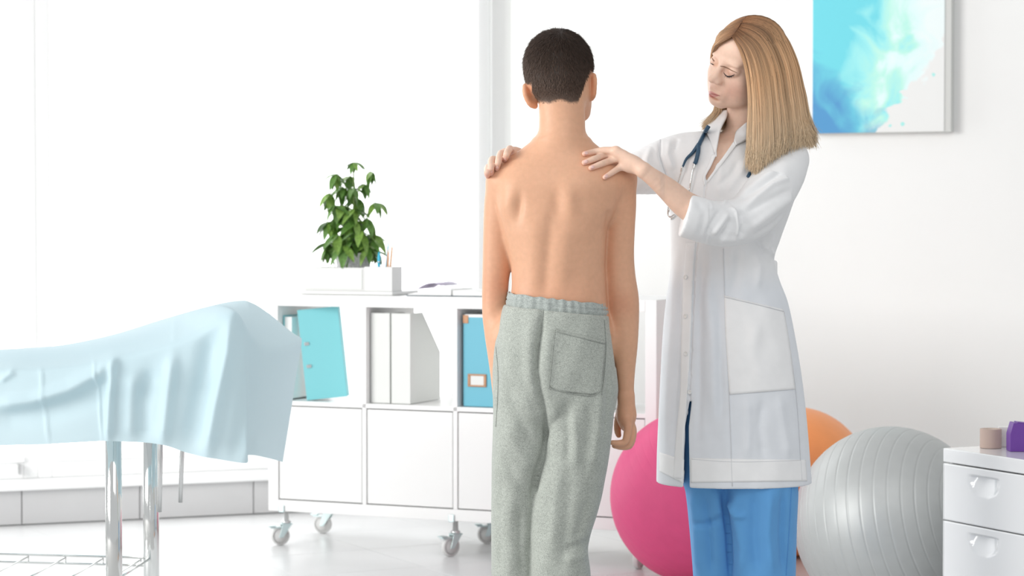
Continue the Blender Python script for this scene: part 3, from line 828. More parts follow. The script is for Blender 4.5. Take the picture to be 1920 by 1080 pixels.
# ================================================================= implicit-surface modelling for bodies and clothes
class Sdf:
    def __init__(s): s.p = []
    def add(s, fn, lo, hi, k, op): s.p.append((fn, np.asarray(lo, float), np.asarray(hi, float), k, op)); return s
    def rc(s, p, q, r1, r2, k=.012, op='u'):
        p = np.asarray(p, float); q = np.asarray(q, float); e = q-p; L2 = max(e@e, 1e-9); R = max(r1, r2)
        def fn(X, Y, Z):
            a, b, c = X-p[0], Y-p[1], Z-p[2]
            t = np.clip((a*e[0]+b*e[1]+c*e[2])/L2, 0, 1)
            return np.sqrt((a-t*e[0])**2+(b-t*e[1])**2+(c-t*e[2])**2) - (r1+(r2-r1)*t)
        return s.add(fn, np.minimum(p, q)-R, np.maximum(p, q)+R, k, op)
    def chain(s, pts, rs, k=.012, n=None, op='u'):
        """tapering tube through pts, one primitive (no swelling at the joints)"""
        P = np.asarray(pts, float); r = np.asarray(rs, float)
        n = n or (4*(len(P)-1)+1 if len(P) > 2 else 2)
        C = crv(np.c_[P, r], n); P, r = C[:, :3], C[:, 3]
        def fn(X, Y, Z):
            out = None
            for i in range(n-1):
                p = P[i]; e = P[i+1]-p; L2 = max(e@e, 1e-9)
                a, b, c = X-p[0], Y-p[1], Z-p[2]
                t = np.clip((a*e[0]+b*e[1]+c*e[2])/L2, 0, 1)
                d = np.sqrt((a-t*e[0])**2+(b-t*e[1])**2+(c-t*e[2])**2)-(r[i]+(r[i+1]-r[i])*t)
                out = d if out is None else np.minimum(out, d)
            return out
        R = r.max()
        return s.add(fn, P.min(0)-R, P.max(0)+R, k, op)
    def ell(s, c, r, R=None, k=.012, op='u'):
        c = np.asarray(c, float); r = np.asarray(r, float); R = np.eye(3) if R is None else np.asarray(R, float)
        ext = np.abs(R) @ r
        def fn(X, Y, Z):
            a, b, d = X-c[0], Y-c[1], Z-c[2]
            u = R[0, 0]*a+R[1, 0]*b+R[2, 0]*d; v = R[0, 1]*a+R[1, 1]*b+R[2, 1]*d; w = R[0, 2]*a+R[1, 2]*b+R[2, 2]*d
            k0 = np.sqrt((u/r[0])**2+(v/r[1])**2+(w/r[2])**2); k1 = np.sqrt((u/r[0]**2)**2+(v/r[1]**2)**2+(w/r[2]**2)**2)+1e-9
            return k0*(k0-1)/k1
        return s.add(fn, c-ext, c+ext, k, op)
    def stack(s, rows, n=2.3, k=.02, op='u'):
        """rows: (z, cx, cy, a, b), any order"""
        rows = sorted(rows); Rr = np.array(rows, float)
        zz = np.linspace(Rr[0, 0], Rr[-1, 0], 300)
        D = np.zeros((300, 4))
        for c_ in range(4):
            D[:, c_] = pchip(Rr[:, 0], Rr[:, 1+c_], zz)
        lo = np.array((min(D[:, 0]-D[:, 2]), min(D[:, 1]-D[:, 3]), zz[0])); hi = np.array((max(D[:, 0]+D[:, 2]), max(D[:, 1]+D[:, 3]), zz[-1]))
        def fn(X, Y, Z):
            z = Z[0, 0, :]
            cx, cy, a, b = [np.interp(z, zz, D[:, i])[None, None, :] for i in range(4)]
            m = np.minimum(a, b)
            d = ((np.abs(X-cx)/a)**n + (np.abs(Y-cy)/b)**n + 1e-9)**(1/n)
            d = (d-1)*m
            return np.maximum(d, np.maximum(zz[0]-Z, Z-zz[-1]))
        return s.add(fn, lo, hi, k, op)
    def mesh(s, lo, hi, h):
        lo = np.asarray(lo, float); hi = np.asarray(hi, float)
        n = np.ceil((hi-lo)/h).astype(int)+1
        F = np.full(n, 1.0, np.float32)
        ax = [lo[i]+h*np.arange(n[i]) for i in range(3)]
        for fn, a, b, k, op in s.p:
            mg = k+4*h
            i0 = np.maximum(np.floor((a-mg-lo)/h).astype(int), 0); i1 = np.minimum(np.ceil((b+mg-lo)/h).astype(int)+1, n)
            if (i1 <= i0).any(): continue
            sl = tuple(slice(i0[i], i1[i]) for i in range(3))
            X = ax[0][sl[0]].astype(np.float32)[:, None, None]; Y = ax[1][sl[1]].astype(np.float32)[None, :, None]; Z = ax[2][sl[2]].astype(np.float32)[None, None, :]
            d = fn(X, Y, Z).astype(np.float32); f = F[sl]
            if op == 'u':
                hh = np.clip(.5+.5*(d-f)/k, 0, 1); F[sl] = d*(1-hh)+f*hh-k*hh*(1-hh)
            else:
                d = -d
                hh = np.clip(.5-.5*(d-f)/k, 0, 1); F[sl] = d*(1-hh)+f*hh+k*hh*(1-hh)
        return surface_nets(F, lo, h)
def pchip(x, y, xi):
    x = np.asarray(x, float); y = np.asarray(y, float); h = np.diff(x); dl = np.diff(y)/h; m = np.zeros(len(x))
    for i in range(1, len(x)-1):
        if dl[i-1]*dl[i] > 0:
            w1 = 2*h[i]+h[i-1]; w2 = h[i]+2*h[i-1]; m[i] = (w1+w2)/(w1/dl[i-1]+w2/dl[i])
    m[0], m[-1] = dl[0], dl[-1]
    i = np.clip(np.searchsorted(x, xi, 'right')-1, 0, len(x)-2); t = (xi-x[i])/h[i]
    return (2*t**3-3*t**2+1)*y[i]+(t**3-2*t**2+t)*h[i]*m[i]+(-2*t**3+3*t**2)*y[i+1]+(t**3-t**2)*h[i]*m[i+1]
def surface_nets(F, lo, h):
    S = F < 0
    n = S.shape
    A = S[:-1, :-1, :-1].astype(np.int8)
    for dx in (0, 1):
        for dy in (0, 1):
            for dz in (0, 1):
                if dx+dy+dz: A = A + S[dx:n[0]-1+dx, dy:n[1]-1+dy, dz:n[2]-1+dz]
    act = (A > 0) & (A < 8)
    I, J, K_ = np.nonzero(act)
    cid = np.full(act.shape, -1, np.int32); cid[I, J, K_] = np.arange(len(I))
    cs = [(dx, dy, dz) for dx in (0, 1) for dy in (0, 1) for dz in (0, 1)]
    val = {c: F[I+c[0], J+c[1], K_+c[2]] for c in cs}
    acc = np.zeros((len(I), 3)); cnt = np.zeros(len(I))
    for a in cs:
        for b in cs:
            if a < b and sum(abs(p-q) for p, q in zip(a, b)) == 1:
                va, vb = val[a], val[b]; cr = (va < 0) != (vb < 0)
                t = np.where(cr, va/np.where(va == vb, 1, va-vb), 0)
                for d in range(3): acc[:, d] += np.where(cr, a[d]+t*(b[d]-a[d]), 0)
                cnt += cr
    V = lo + h*(np.c_[I, J, K_] + acc/cnt[:, None])
    Fs = []
    for ax in range(3):
        sl0 = [slice(1, -1)]*3; sl1 = [slice(1, -1)]*3
        sl0[ax] = slice(0, -1); sl1[ax] = slice(1, None)
        a = S[tuple(sl0)]; b = S[tuple(sl1)]
        idx = np.nonzero(a != b)
        g = [idx[0].copy(), idx[1].copy(), idx[2].copy()]
        for d in range(3):
            if d != ax: g[d] += 1
        o1, o2 = [(1, 2), (2, 0), (0, 1)][ax]
        def cell(d1, d2):
            q = [x.copy() for x in g]; q[o1] -= d1; q[o2] -= d2
            return cid[q[0], q[1], q[2]]
        Q = np.c_[cell(1, 1), cell(0, 1), cell(0, 0), cell(1, 0)]
        flip = ~a[idx]
        Q[flip] = Q[flip][:, ::-1]
        Fs.append(Q[(Q >= 0).all(1)])
    return V, np.vstack(Fs)
def normals(V, F):
    a = V[F[:, 2]]-V[F[:, 0]]; b = V[F[:, 3]]-V[F[:, 1]]; fn = np.cross(a, b); N = np.zeros_like(V)
    for c in range(4):
        for d in range(3): N[:, d] += np.bincount(F[:, c], fn[:, d], len(V))
    return N/(np.linalg.norm(N, axis=1)[:, None]+1e-12)
def lap(V, F, it=1, lam=.5):
    n = len(V); src = F.ravel(); dst = np.roll(F, -1, axis=1).ravel()
    cnt = np.bincount(src, minlength=n)+np.bincount(dst, minlength=n)
    for _ in range(it):
        A = np.zeros_like(V)
        for d in range(3): A[:, d] = np.bincount(src, V[dst, d], n)+np.bincount(dst, V[src, d], n)
        V = V*(1-lam)+lam*A/np.maximum(cnt, 1)[:, None]
    return V
def merge(*parts):
    Vs, Fs, o = [], [], 0
    for V, F in parts: Vs.append(V); Fs.append(F+o); o += len(V)
    return np.vstack(Vs), np.vstack(Fs)
def boundary(F):
    e = np.vstack([np.c_[F[:, i], F[:, (i+1) % 4]] for i in range(4)]); e.sort(axis=1)
    u, c = np.unique(e, axis=0, return_counts=True); return np.unique(u[c == 1])
def weld(fine, coarse, tol):
    """join a coarse patch to a fine one: its rim takes over the nearest fine vertices"""
    from mathutils.kdtree import KDTree
    (Va, Fa), (Vb, Fb) = fine, coarse
    kd = KDTree(len(Va))
    for i, v in enumerate(Va): kd.insert(v, i)
    kd.balance()
    mp_ = np.arange(len(Vb))+len(Va)
    for i in boundary(Fb):
        co, j, dist = kd.find(Vb[i])
        if dist is not None and dist < tol: mp_[i] = j
    Fb2 = mp_[Fb]
    ok = np.array([len(set(f)) == 4 for f in Fb2])
    return np.vstack([Va, Vb]), np.vstack([Fa, Fb2[ok]])
def cut(V, F, keep):
    m = keep(V); F = F[m[F].all(1)]; use = np.unique(F); mp_ = -np.ones(len(V), int); mp_[use] = np.arange(len(use)); return V[use], mp_[F]
def facing(V, N):
    d = np.array((0, 0, CAM_H))-V; d /= np.linalg.norm(d, axis=1)[:, None]
    return np.clip(((N*d).sum(1)-.05)/.35, 0, 1)
def blob(x, y, cx, cy, sx, sy, ang=0):
    c, s_ = math.cos(ang), math.sin(ang); u = (x-cx)*c+(y-cy)*s_; v = -(x-cx)*s_+(y-cy)*c
    return np.exp(-(u/sx)**2-(v/sy)**2)
def bvh(o):
    bpy.context.view_layer.update()
    return BVHTree.FromObject(o, bpy.context.evaluated_depsgraph_get())
def hit(b, x, y, off=0.):
    o, d = ray(x, y); p, n, i, dist = b.ray_cast(o, d)
    if p is None: return None, None
    return np.array(p + n*off), np.array(n)
def hits(b, pts, off=0.):
    out = []
    last = None
    for x, y in pts:
        p, n = hit(b, x, y, off)
        if p is None: continue
        out.append(p)
    return np.array(out)
def strip(name, b, left, right, nx, ny, off, th, material, parent, round_=0.):
    """cloth piece laid on a surface between two edge curves given in photo pixels"""
    A_ = crv(left, ny+1); B_ = crv(right, ny+1)
    V = np.zeros((ny+1, nx+1, 3))
    for j in range(ny+1):
        for i in range(nx+1):
            u = i/nx; v = j/ny
            if round_:
                v = v-round_*v*max(0, abs(2*u-1)-.55)**2*4
            f = v*ny; j0 = min(int(f), ny-1); f -= j0
            p = (A_[j0]*(1-f)+A_[j0+1]*f)*(1-u)+(B_[j0]*(1-f)+B_[j0+1]*f)*u
            q, n = hit(b, p[0], p[1], off)
            if q is None: q = V[j, i-1] if i else V[j-1, i]
            V[j, i] = q
    V = V.reshape(-1, 3)
    F = [(j*(nx+1)+i, (j+1)*(nx+1)+i, (j+1)*(nx+1)+i+1, j*(nx+1)+i+1) for j in range(ny) for i in range(nx)]
    o = mesh_fast(name, V, F, material, parent)
    m = o.modifiers.new('s', 'SOLIDIFY'); m.thickness = th; m.offset = -1
    return o
def patch(name, b, c, nx, ny, off, th, material, parent, round_=0.):
    return strip(name, b, [c[0], c[3]], [c[1], c[2]], nx, ny, off, th, material, parent, round_)
def in_poly(x, y, poly):
    """signed distance in pixels to a polygon, negative inside"""
    P = np.asarray(poly, float); d = np.full(np.shape(x), 1e9); s_ = np.ones(np.shape(x))
    for i in range(len(P)):
        a, b = P[i], P[i-1]; e = b-a
        t = np.clip(((x-a[0])*e[0]+(y-a[1])*e[1])/(e@e), 0, 1)
        d = np.minimum(d, np.hypot(x-a[0]-t*e[0], y-a[1]-t*e[1]))
        c1 = y >= a[1]; c2 = y < b[1]; c3 = e[0]*(y-a[1]) > e[1]*(x-a[0])
        s_ = np.where((c1 & c2 & c3) | (~c1 & ~c2 & ~c3), -s_, s_)
    return d*s_
def prism(S, poly, y0, y1, k):
    """cut a shaft of polygonal outline (photo pixels) between depths y0 and y1"""
    P = np.asarray(poly, float); sc_ = (y0+y1)/2/FPX
    c = np.array([W(px, py, yy) for px, py in P for yy in (y0, y1)])
    def fn(X, Y, Z):
        yy = Y*cP-(Z-CAM_H)*sP; zz = Y*sP+(Z-CAM_H)*cP
        x = 960+FPX*X/yy; y = 540-FPX*zz/yy
        d = in_poly(x, y, P)*sc_
        return np.maximum(d, np.maximum(y0-Y, Y-y1))
    S.add(fn, c.min(0), c.max(0), k, 's')
def seam(name, b, pts, r, off, material, parent, n=40):
    P2 = crv(pts, n)
    P = hits(b, P2, off)
    if len(P) < 3: return None
    return tube(name, P, r, material, parent, 6)
def strands_mesh(name, P, r0, r1, col, material, parent):
    """P: (S, m, 3) polylines -> three sided tapering hairs, one mesh"""
    P = np.asarray(P, float); S_, m, _ = P.shape
    T = np.gradient(P, axis=1); T /= np.linalg.norm(T, axis=2)[..., None]+1e-9
    ref = np.array((.31, -.9, .29)); A = np.cross(T, ref); A /= np.linalg.norm(A, axis=2)[..., None]+1e-9
    B = np.cross(T, A)
    r = (np.asarray(r0)[:, None]*(1-np.linspace(0, 1, m)[None]**3)+np.asarray(r1)[:, None]*np.linspace(0, 1, m)[None]**3)[..., None]
    V = np.stack([P+r*(math.cos(t)*A+math.sin(t)*B) for t in (0, 2*PI/3, 4*PI/3)], axis=2).reshape(-1, 3)
    base = (np.arange(S_)*m*3)[:, None, None]+(np.arange(m-1)*3)[None, :, None]
    F = []
    for j in range(3):
        k = (j+1) % 3
        F.append(np.stack([base+j, base+k, base+3+k, base+3+j], axis=-1).reshape(-1, 4))
    c = np.repeat(col.reshape(-1, 3), 3, axis=0)
    return mesh_fast(name, V, np.vstack(F), material, parent, c)
M_skin = attr_mat('skin', .48, .12, (.010,), noise=.05, nscale=90, bump=.05, bscale=500, spec=.35)
M_hair = attr_mat('hair', .42, 0, noise=.0, bump=0, spec=.45)
# ================================================================= the boy, seen from behind
BY = 5.37
def bw_(x, y, dy=0): return W(x, y, BY+dy)
def row(y, l, r, b, dy=0, Y0=None):
    Y = (Y0 or BY)+dy
    pl, pr = W(l, y, Y), W(r, y, Y)
    return (pl[2], (pl[0]+pr[0])/2, Y, (pr[0]-pl[0])/2, b)
boy = empty('person', (W(1030, 900, BY)[0], BY+.01, 0), 'boy standing with bare back to us in grey jogging pants', 'person')
S = Sdf()
S.stack([row(266, 1008, 1098, .040, .0), row(283, 986, 1116, .052, 0), row(299, 960, 1146, .064, 0), row(318, 940, 1166, .076, .0), row(345, 930, 1174, .088, .0), row(385, 930, 1160, .096, .005),
         row(430, 940, 1139, .099, .005), row(470, 952, 1135, .097, .005), row(505, 958.5, 1134, .092, .004), row(535, 959.5, 1136, .088, .002), row(568, 955, 1138, .090, 0), row(620, 945, 1140, .1, 0)], 2.35, .02)
# neck
S.stack([row(150, 1012, 1096, .050, .005), row(200, 1010.5, 1096.5, .050, .003), (row(225, 1011, 1097, .051, .002)), row(245, 1010, 1097.5, .054, 0), row(262, 1004, 1102, .058, 0), row(285, 992, 1112, .06, 0), row(305, 985, 1118, .06, 0)], 2.1, .016)
# trapezius to shoulders
for sgn, pts in ((-1, [(1020, 276), (976, 305), (943, 338)]), (1, [(1088, 276), (1132, 305), (1163, 334)])):
    S.chain([bw_(*pts[0], .01), bw_(*pts[1], .01), bw_(*pts[2], .012)], [.020, .022, .034], k=.03)
mm_ = BY/FPX
# arms
S.chain([bw_(942, 338, .012), bw_(937, 380, .02), bw_(934, 430, .028), bw_(932, 480, .034), bw_(929, 530, .038), bw_(928, 560, .038), bw_(927.5, 600, .034), bw_(935, 650, .03), bw_(944, 710, .03), bw_(950, 765, .035)],
        [x*mm_ for x in (29, 29, 28, 27, 25, 24.5, 22.5, 21.5, 18, 14)], k=.012)
S.chain([bw_(1163, 336, .012), bw_(1164, 385, .018), bw_(1163, 430, .022), bw_(1161.5, 480, .026), bw_(1163, 520, .028), bw_(1167.5, 560, .026), bw_(1170, 595, .022), bw_(1172.5, 645, .02), bw_(1173, 700, .024), bw_(1174, 745, .03)],
        [x*mm_ for x in (30, 29, 27.5, 27.5, 29, 30.5, 28.5, 23.5, 17.5, 14)], k=.012)
# right hand : palm facing the thigh, fingers curled
S.ell(bw_(1174, 780, .04), (.0215, .030, .038), k=.014)
S.rc(bw_(1174, 745, .03), bw_(1175, 778, .04), .0185, .022, k=.012)
for (kx, ky, dy, l1x, l1y, l2x, l2y, r) in ((1177, 806, .018, 1172, 828, 1148, 830, .0088), (1184, 808, .034, 1179, 834, 1152, 836, .0092), (1186, 807, .05, 1181, 834, 1156, 837, .0092), (1184, 802, .066, 1178, 828, 1156, 832, .0088)):
    S.chain([bw_(1176, 785, dy), bw_(kx, ky, dy), bw_(l1x, l1y, dy), bw_((l1x+l2x)/2, max(l1y, l2y)+1, dy-.002), bw_(l2x, l2y, dy-.004)], [r*1.25, r*1.15, r, r*.9, r*.72], k=.005)
S.chain([bw_(1166, 768, .055), bw_(1159, 790, .068), bw_(1158, 808, .07), bw_(1160, 816, .07)], [.013, .010, .0085, .007], k=.006)
# left hand (hidden on the far side of the hip)
S.ell(bw_(952, 800, .05), (.018, .03, .036), k=.014)
for dy in (.03, .045, .06, .075): S.chain([bw_(952, 815, dy), bw_(955, 845, dy), bw_(962, 862, dy)], [.010, .0085, .007], k=.005)
# head
HC = bw_(1047, 128, .035)
HR = Matrix.Rotation(math.radians(-30), 3, 'Z')      # turned a little to the right
HRn = np.array(HR)
S.ell(HC+(0, .0, .004), (.0785, .093, .090), HRn, k=.015)
S.ell(bw_(1046, 150, .005), (.066, .07, .05), HRn, k=.02)
S.ell(HC + HRn @ np.array((0, .045, -.055)), (.061, .058, .078), HRn, k=.02)
S.ell(HC + HRn @ np.array((0, .075, -.105)), (.026, .024, .022), HRn, k=.02)
S.chain([HC+HRn @ np.array((.055, .01, -.06)), HC+HRn @ np.array((.03, .065, -.105))], [.02, .018], k=.02)
S.chain([HC+HRn @ np.array((-.055, .01, -.06)), HC+HRn @ np.array((-.03, .065, -.105))], [.02, .018], k=.02)
S.chain([HC+HRn @ np.array((0, .092, .0)), HC+HRn @ np.array((0, .112, -.035))], [.008, .011], k=.01)     # nose
S.ell(HC+HRn @ np.array((0, .098, -.068)), (.02, .01, .009), HRn, k=.008)
for sx in (-1, 1): S.ell(HC+HRn @ np.array((sx*.032, .098, .002)), (.016, .012, .01), HRn, k=.01, op='s')
# ears : rim bent around a thin shell
def ear(pts, dys, r, shell_c, shell_r, ang):
    P = [bw_(x, y, d) for (x, y), d in zip(pts, dys)]
    S.chain(P, r, k=.004)
    # membrane between the rim and the head
    C = crv(np.c_[np.array(P), r], 9)
    for q in C: S.rc(q[:3], shell_c, q[3]*.85, .006, k=.006)
ear([(994, 164), (985.5, 160), (984, 172), (988, 185), (995, 196), (1003, 199)], (.030, .020, .008, .006, .010, .020), [.0045, .0052, .0055, .0055, .0056, .006], bw_(1004, 182, .022), (.0085, .018, .026), math.radians(-24))
ear([(1104, 143), (1112.5, 140.5), (1115.0, 150), (1114.5, 165), (1113, 178), (1109, 184.5)], (.040, .028, .016, .014, .018, .030), [.0045, .0048, .0052, .0052, .0054, .0056], bw_(1100, 164, .036), (.0075, .018, .028), math.radians(4))
# legs and feet inside the trousers
S.chain([bw_(985, 640, .01), bw_(965, 950, .025), bw_(965, 1270, .03)], [.08, .040, .032], k=.03)
S.chain([bw_(1085, 640, .01), bw_(1058, 950, -.005), bw_(1050, 1270, .005)], [.08, .048, .034], k=.03)
for x in (962, 1048):
    a = bw_(x, 1290, -.005); S.rc((a[0], a[1]-.01, .042), (a[0]+(.01 if x > 1000 else -.01), a[1]+.14, .03), .038, .028, k=.02)
V, F = S.mesh((W(890, 900, BY)[0], BY-.135, -.003), (W(1212, 900, BY)[0], BY+.185, HC[2]+.11), .0023)
N = normals(V, F); fc = facing(V, N); x, y = pix(V)
# shoulder blades, spine furrow, back muscles
d = np.zeros(len(V))
d += .0085*blob(x, y, 953, 382, 16, 28, .2) - .0080*blob(x, y, 973, 388, 8, 24, .10)
d += .0085*blob(x, y, 1068, 378, 15, 28, -.2) + .003*blob(x, y, 1100, 400, 30, 40) - .0035*blob(x, y, 1046, 392, 10, 34, -.1)
d += .004*blob(x, y, 960, 345, 30, 30) + .004*blob(x, y, 1085, 345, 34, 30)
def poly_d(x, y, pts): 
    return fold_disp_xy(x, y, pts)
def fold_xy(x, y, pl_, w_, amp, hard=False):
    P = np.array(pl_, float); bm_ = np.full(len(x), 1e9); tm = np.zeros(len(x)); L_ = 0
    seg = np.linalg.norm(np.diff(P, axis=0), axis=1); tot = seg.sum()
    for i in range(len(P)-1):
        a, b = P[i], P[i+1]; e = b-a
        t_ = np.clip(((x-a[0])*e[0]+(y-a[1])*e[1])/(e@e), 0, 1)
        dd = np.hypot(x-a[0]-t_*e[0], y-a[1]-t_*e[1]); c_ = dd < bm_; bm_[c_] = dd[c_]; tm[c_] = (L_+t_[c_]*seg[i])/tot; L_ += seg[i]
    tap = np.clip(np.minimum(tm, 1-tm)*5+.15, 0, 1)
    return amp*np.exp(-(bm_/w_)**2)*tap
d += fold_xy(x, y, [(1036, 380), (1031, 440), (1025, 500), (1021, 566)], 12, -.0046)
d += fold_xy(x, y, [(1000, 410), (1000, 480), (996, 556)], 15, .0028) + fold_xy(x, y, [(1062, 420), (1056, 490), (1050, 560)], 16, .0028)
d += fold_xy(x, y, [(1100, 440), (1090, 500), (1078, 540)], 22, -.0025)
d += fold_xy(x, y, [(1141, 392), (1140, 412), (1137, 440)], 5, -.005) + fold_xy(x, y, [(924, 372), (934, 405), (946, 450)], 5, -.003)
for yy in (206, 224, 240): pass
V = V + N*(d*fc)[:, None]
V = lap(V, F, 2, .45)
# colour : skin with warmer elbows and ears, hair-dark scalp
base = np.array((.71, .405, .26)); col = np.tile(base, (len(V), 1))
warm = .55*blob(x, y, 928, 545, 26, 34)+.75*blob(x, y, 1168, 572, 22, 24)+.5*blob(x, y, 1172, 790, 30, 50)+.35*blob(x, y, 1045, 560, 120, 40)+.30*blob(x, y, 925, 480, 20, 90)
col = col*(1-warm[:, None]*np.array((.10, .22, .24)))
ear_m = np.clip(blob(x, y, 992, 180, 10, 28)+blob(x, y, 1113, 163, 7, 30), 0, 1); col = col*(1-ear_m[:, None]*np.array((.02, .20, .30)))
# hairline in head coordinates (behind: nape at y 195)
Lh = (V-HC) @ HRn
nape = np.interp(x, [980, 1000, 1008, 1030, 1050, 1070, 1084, 1092, 1100, 1106], [150, 176, 192, 195, 188, 195, 193, 172, 146, 130])
front = Lh[:, 1] > .045
hm = np.clip((nape-y)/5, 0, 1)*np.clip((.075-Lh[:, 1]+np.clip(Lh[:, 2]-.05, 0, 1))/.01, 0, 1)
hm *= np.clip(1-(np.abs(x-990) < 14)*(x < 997-0*(y))*(y > 154)*1.0, 0, 1)
hm *= 1-((x > 1104) & (y > 138))
hm = np.clip(hm, 0, 1)
col = col*(1-hm[:, None])+hm[:, None]*np.array((.034, .022, .016))*(1+2.2*np.clip((y-120)/75, 0, 1)**2)[:, None]
boy_body = mesh_fast('body', V, F, M_skin, boy, col)
# short hair
cand = np.nonzero((hm > .25) & (V[:, 2] > zpx(197, BY)-.0))[0]
NN = normals(V, F)
pick = RNG.choice(cand, 20000, replace=len(cand) < 20000)
rt = V[pick]; nr = NN[pick]; rx, ry = x[pick], y[pick]
crown = bw_(1052, 60, -.005)
flow = rt-crown; flow -= nr*(flow*nr).sum(1)[:, None]; flow /= np.linalg.norm(flow, axis=1)[:, None]+1e-6
flow += np.c_[np.zeros(len(rt)), np.zeros(len(rt)), -np.full(len(rt), .35)] + RNG.normal(0, .22, (len(rt), 3))
hgt = np.clip((190-ry)/110, 0, 1)
ln = .0028+.0092*hgt*RNG.uniform(.75, 1.2, len(rt))
m_ = 4; P = np.zeros((len(rt), m_, 3))
for k in range(m_):
    q = k/(m_-1)
    P[:, k] = rt-nr*.001+(nr*(.62*q-.22*q*q)[..., None] if False else nr*(.62*q-.22*q*q))*ln[:, None]+flow*(ln*(.25*q+.75*q*q))[:, None]
sh = RNG.uniform(.7, 1.35, len(rt))[:, None]
hc = np.repeat((np.array((.040, .025, .018))*sh)[:, None, :], m_, axis=1)*np.linspace(.8, 1.5, m_)[None, :, None]
hc = hc*(1+1.9*(1-hgt)**1.5)[:, None, None]
strands_mesh('hair', P, np.full(len(rt), .00042), np.full(len(rt), .0001), hc, M_hair, boy)['label'] = 'short cropped dark brown hair'

# ---- grey jogging pants
PS = Sdf()
PS.stack([row(560, 947, 1138, .101, 0), row(571, 944.5, 1139, .103, 0), row(582, 941, 1140, .107, -.002), row(610, 936, 1143, .113, -.004), row(645, 928, 1147.5, .120, -.006), row(690, 924, 1153.5, .123, -.006), row(728, 924, 1158, .120, -.002), row(765, 926, 1152, .106, .0), row(795, 940, 1130, .075, .0), row(830, 985, 1060, .03, .0)], 2.5, .02)
PS.stack([row(690, 925, 1036, .105, .004), row(760, 925, 1034, .100, .004), row(850, 922.5, 1030, .090, .008), row(920, 921.5, 1014, .080, .020), row(1000, 921, 1008, .072, .028), row(1080, 921.5, 1008, .068, .030), row(1200, 925, 1006, .064, .026), row(1288, 930, 1002, .06, .02)], 2.3, .004)
PS.stack([row(690, 1010, 1155, .108, -.008), row(730, 1012, 1158, .106, -.010), row(780, 1019, 1150.5, .100, -.012), row(840, 1016, 1144, .092, -.012), row(880, 1006, 1138, .088, -.012), row(920, 999, 1130.5, .084, -.012), row(960, 996, 1120.5, .08, -.012), row(1010, 994, 1105.5, .075, -.012), row(1030, 994, 1102.5, .074, -.012), row(1080, 994, 1107.5, .074, -.01), row(1200, 998, 1094, .068, -.006), row(1288, 1002, 1090, .062, .0)], 2.3, .004)
zl0, zl1 = bw_(944, 571), bw_(1139, 591)
PS.add(lambda X, Y, Z: (zl0[2]+(X-zl0[0])/(zl1[0]-zl0[0])*(zl1[2]-zl0[2]))-Z+0*Y, (zl0[0]-.05, BY-.2, zl1[2]), (zl1[0]+.05, BY+.2, zl0[2]+.05), .003, 's')
V, F = PS.mesh(bw_(900, 1300, -.16), bw_(1185, 545, .16), .0030)
V = lap(V, F, 1, .4)
N = normals(V, F); fc = facing(V, N); x, y = pix(V)
d = np.zeros(len(V))
G = fold_xy
d += G(x, y, [(1019, 574), (1014, 620), (1008, 660), (1006, 700), (1012, 735), (1021, 770), (1024, 815), (1018, 850)], 5, -.011)
d += G(x, y, [(1012, 640), (1004, 690), (1010, 730)], 12, -.004)
d += G(x, y, [(1018, 850), (1006, 890), (1000, 930)], 6, -.008)
d += G(x, y, [(1000, 590), (992, 650), (994, 710), (1008, 760)], 11, .0055)          # roll beside the seam
d += G(x, y, [(1036, 600), (1026, 660), (1026, 720), (1034, 770)], 11, .0035)
d += G(x, y, [(960, 690), (985, 750), (1010, 800)], 12, .0045) + G(x, y, [(945, 720), (975, 790), (1005, 840)], 10, -.0045)
d += G(x, y, [(945, 800), (975, 850), (1000, 880)], 10, .004) + G(x, y, [(940, 850), (965, 900), (992, 930)], 10, -.004)
d += G(x, y, [(1045, 740), (1040, 800), (1036, 860)], 12, .005) + G(x, y, [(1060, 760), (1066, 820), (1062, 870)], 8, -.005)
d += G(x, y, [(1075, 770), (1082, 830), (1078, 880)], 9, .004) + G(x, y, [(1105, 740), (1105, 820), (1095, 900)], 12, -.0045)
d += G(x, y, [(1130, 720), (1122, 800), (1110, 880)], 9, .005) + G(x, y, [(1140, 700), (1138, 760), (1130, 830)], 5, -.004)
d += G(x, y, [(1050, 880), (1040, 950), (1032, 1030)], 10, .004) + G(x, y, [(1070, 900), (1062, 980), (1055, 1060)], 10, -.004)
d += G(x, y, [(960, 930), (955, 1000), (958, 1080)], 10, .0035) + G(x, y, [(940, 900), (935, 980), (938, 1080)], 7, -.003) + G(x, y, [(978, 950), (975, 1020), (980, 1080)], 6, -.003)
d += G(x, y, [(1100, 940), (1092, 980), (1080, 1010)], 7, -.005) + G(x, y, [(1108, 1010), (1090, 1022), (1060, 1030)], 7, -.006) + G(x, y, [(1106, 1035), (1085, 1045), (1060, 1050)], 8, .004)
d += G(x, y, [(932, 660), (934, 720), (932, 780)], 5, -.003) + G(x, y, [(950, 600), (955, 650), (950, 700)], 14, .002) + G(x, y, [(975, 600), (976, 650), (968, 720)], 12, -.0025)
d += .0009*np.sin(x*.11+y*.05)+.0007*np.sin(x*.05-y*.13+1)
V = V+N*(d*np.clip(fc*1.2, 0, 1))[:, None]
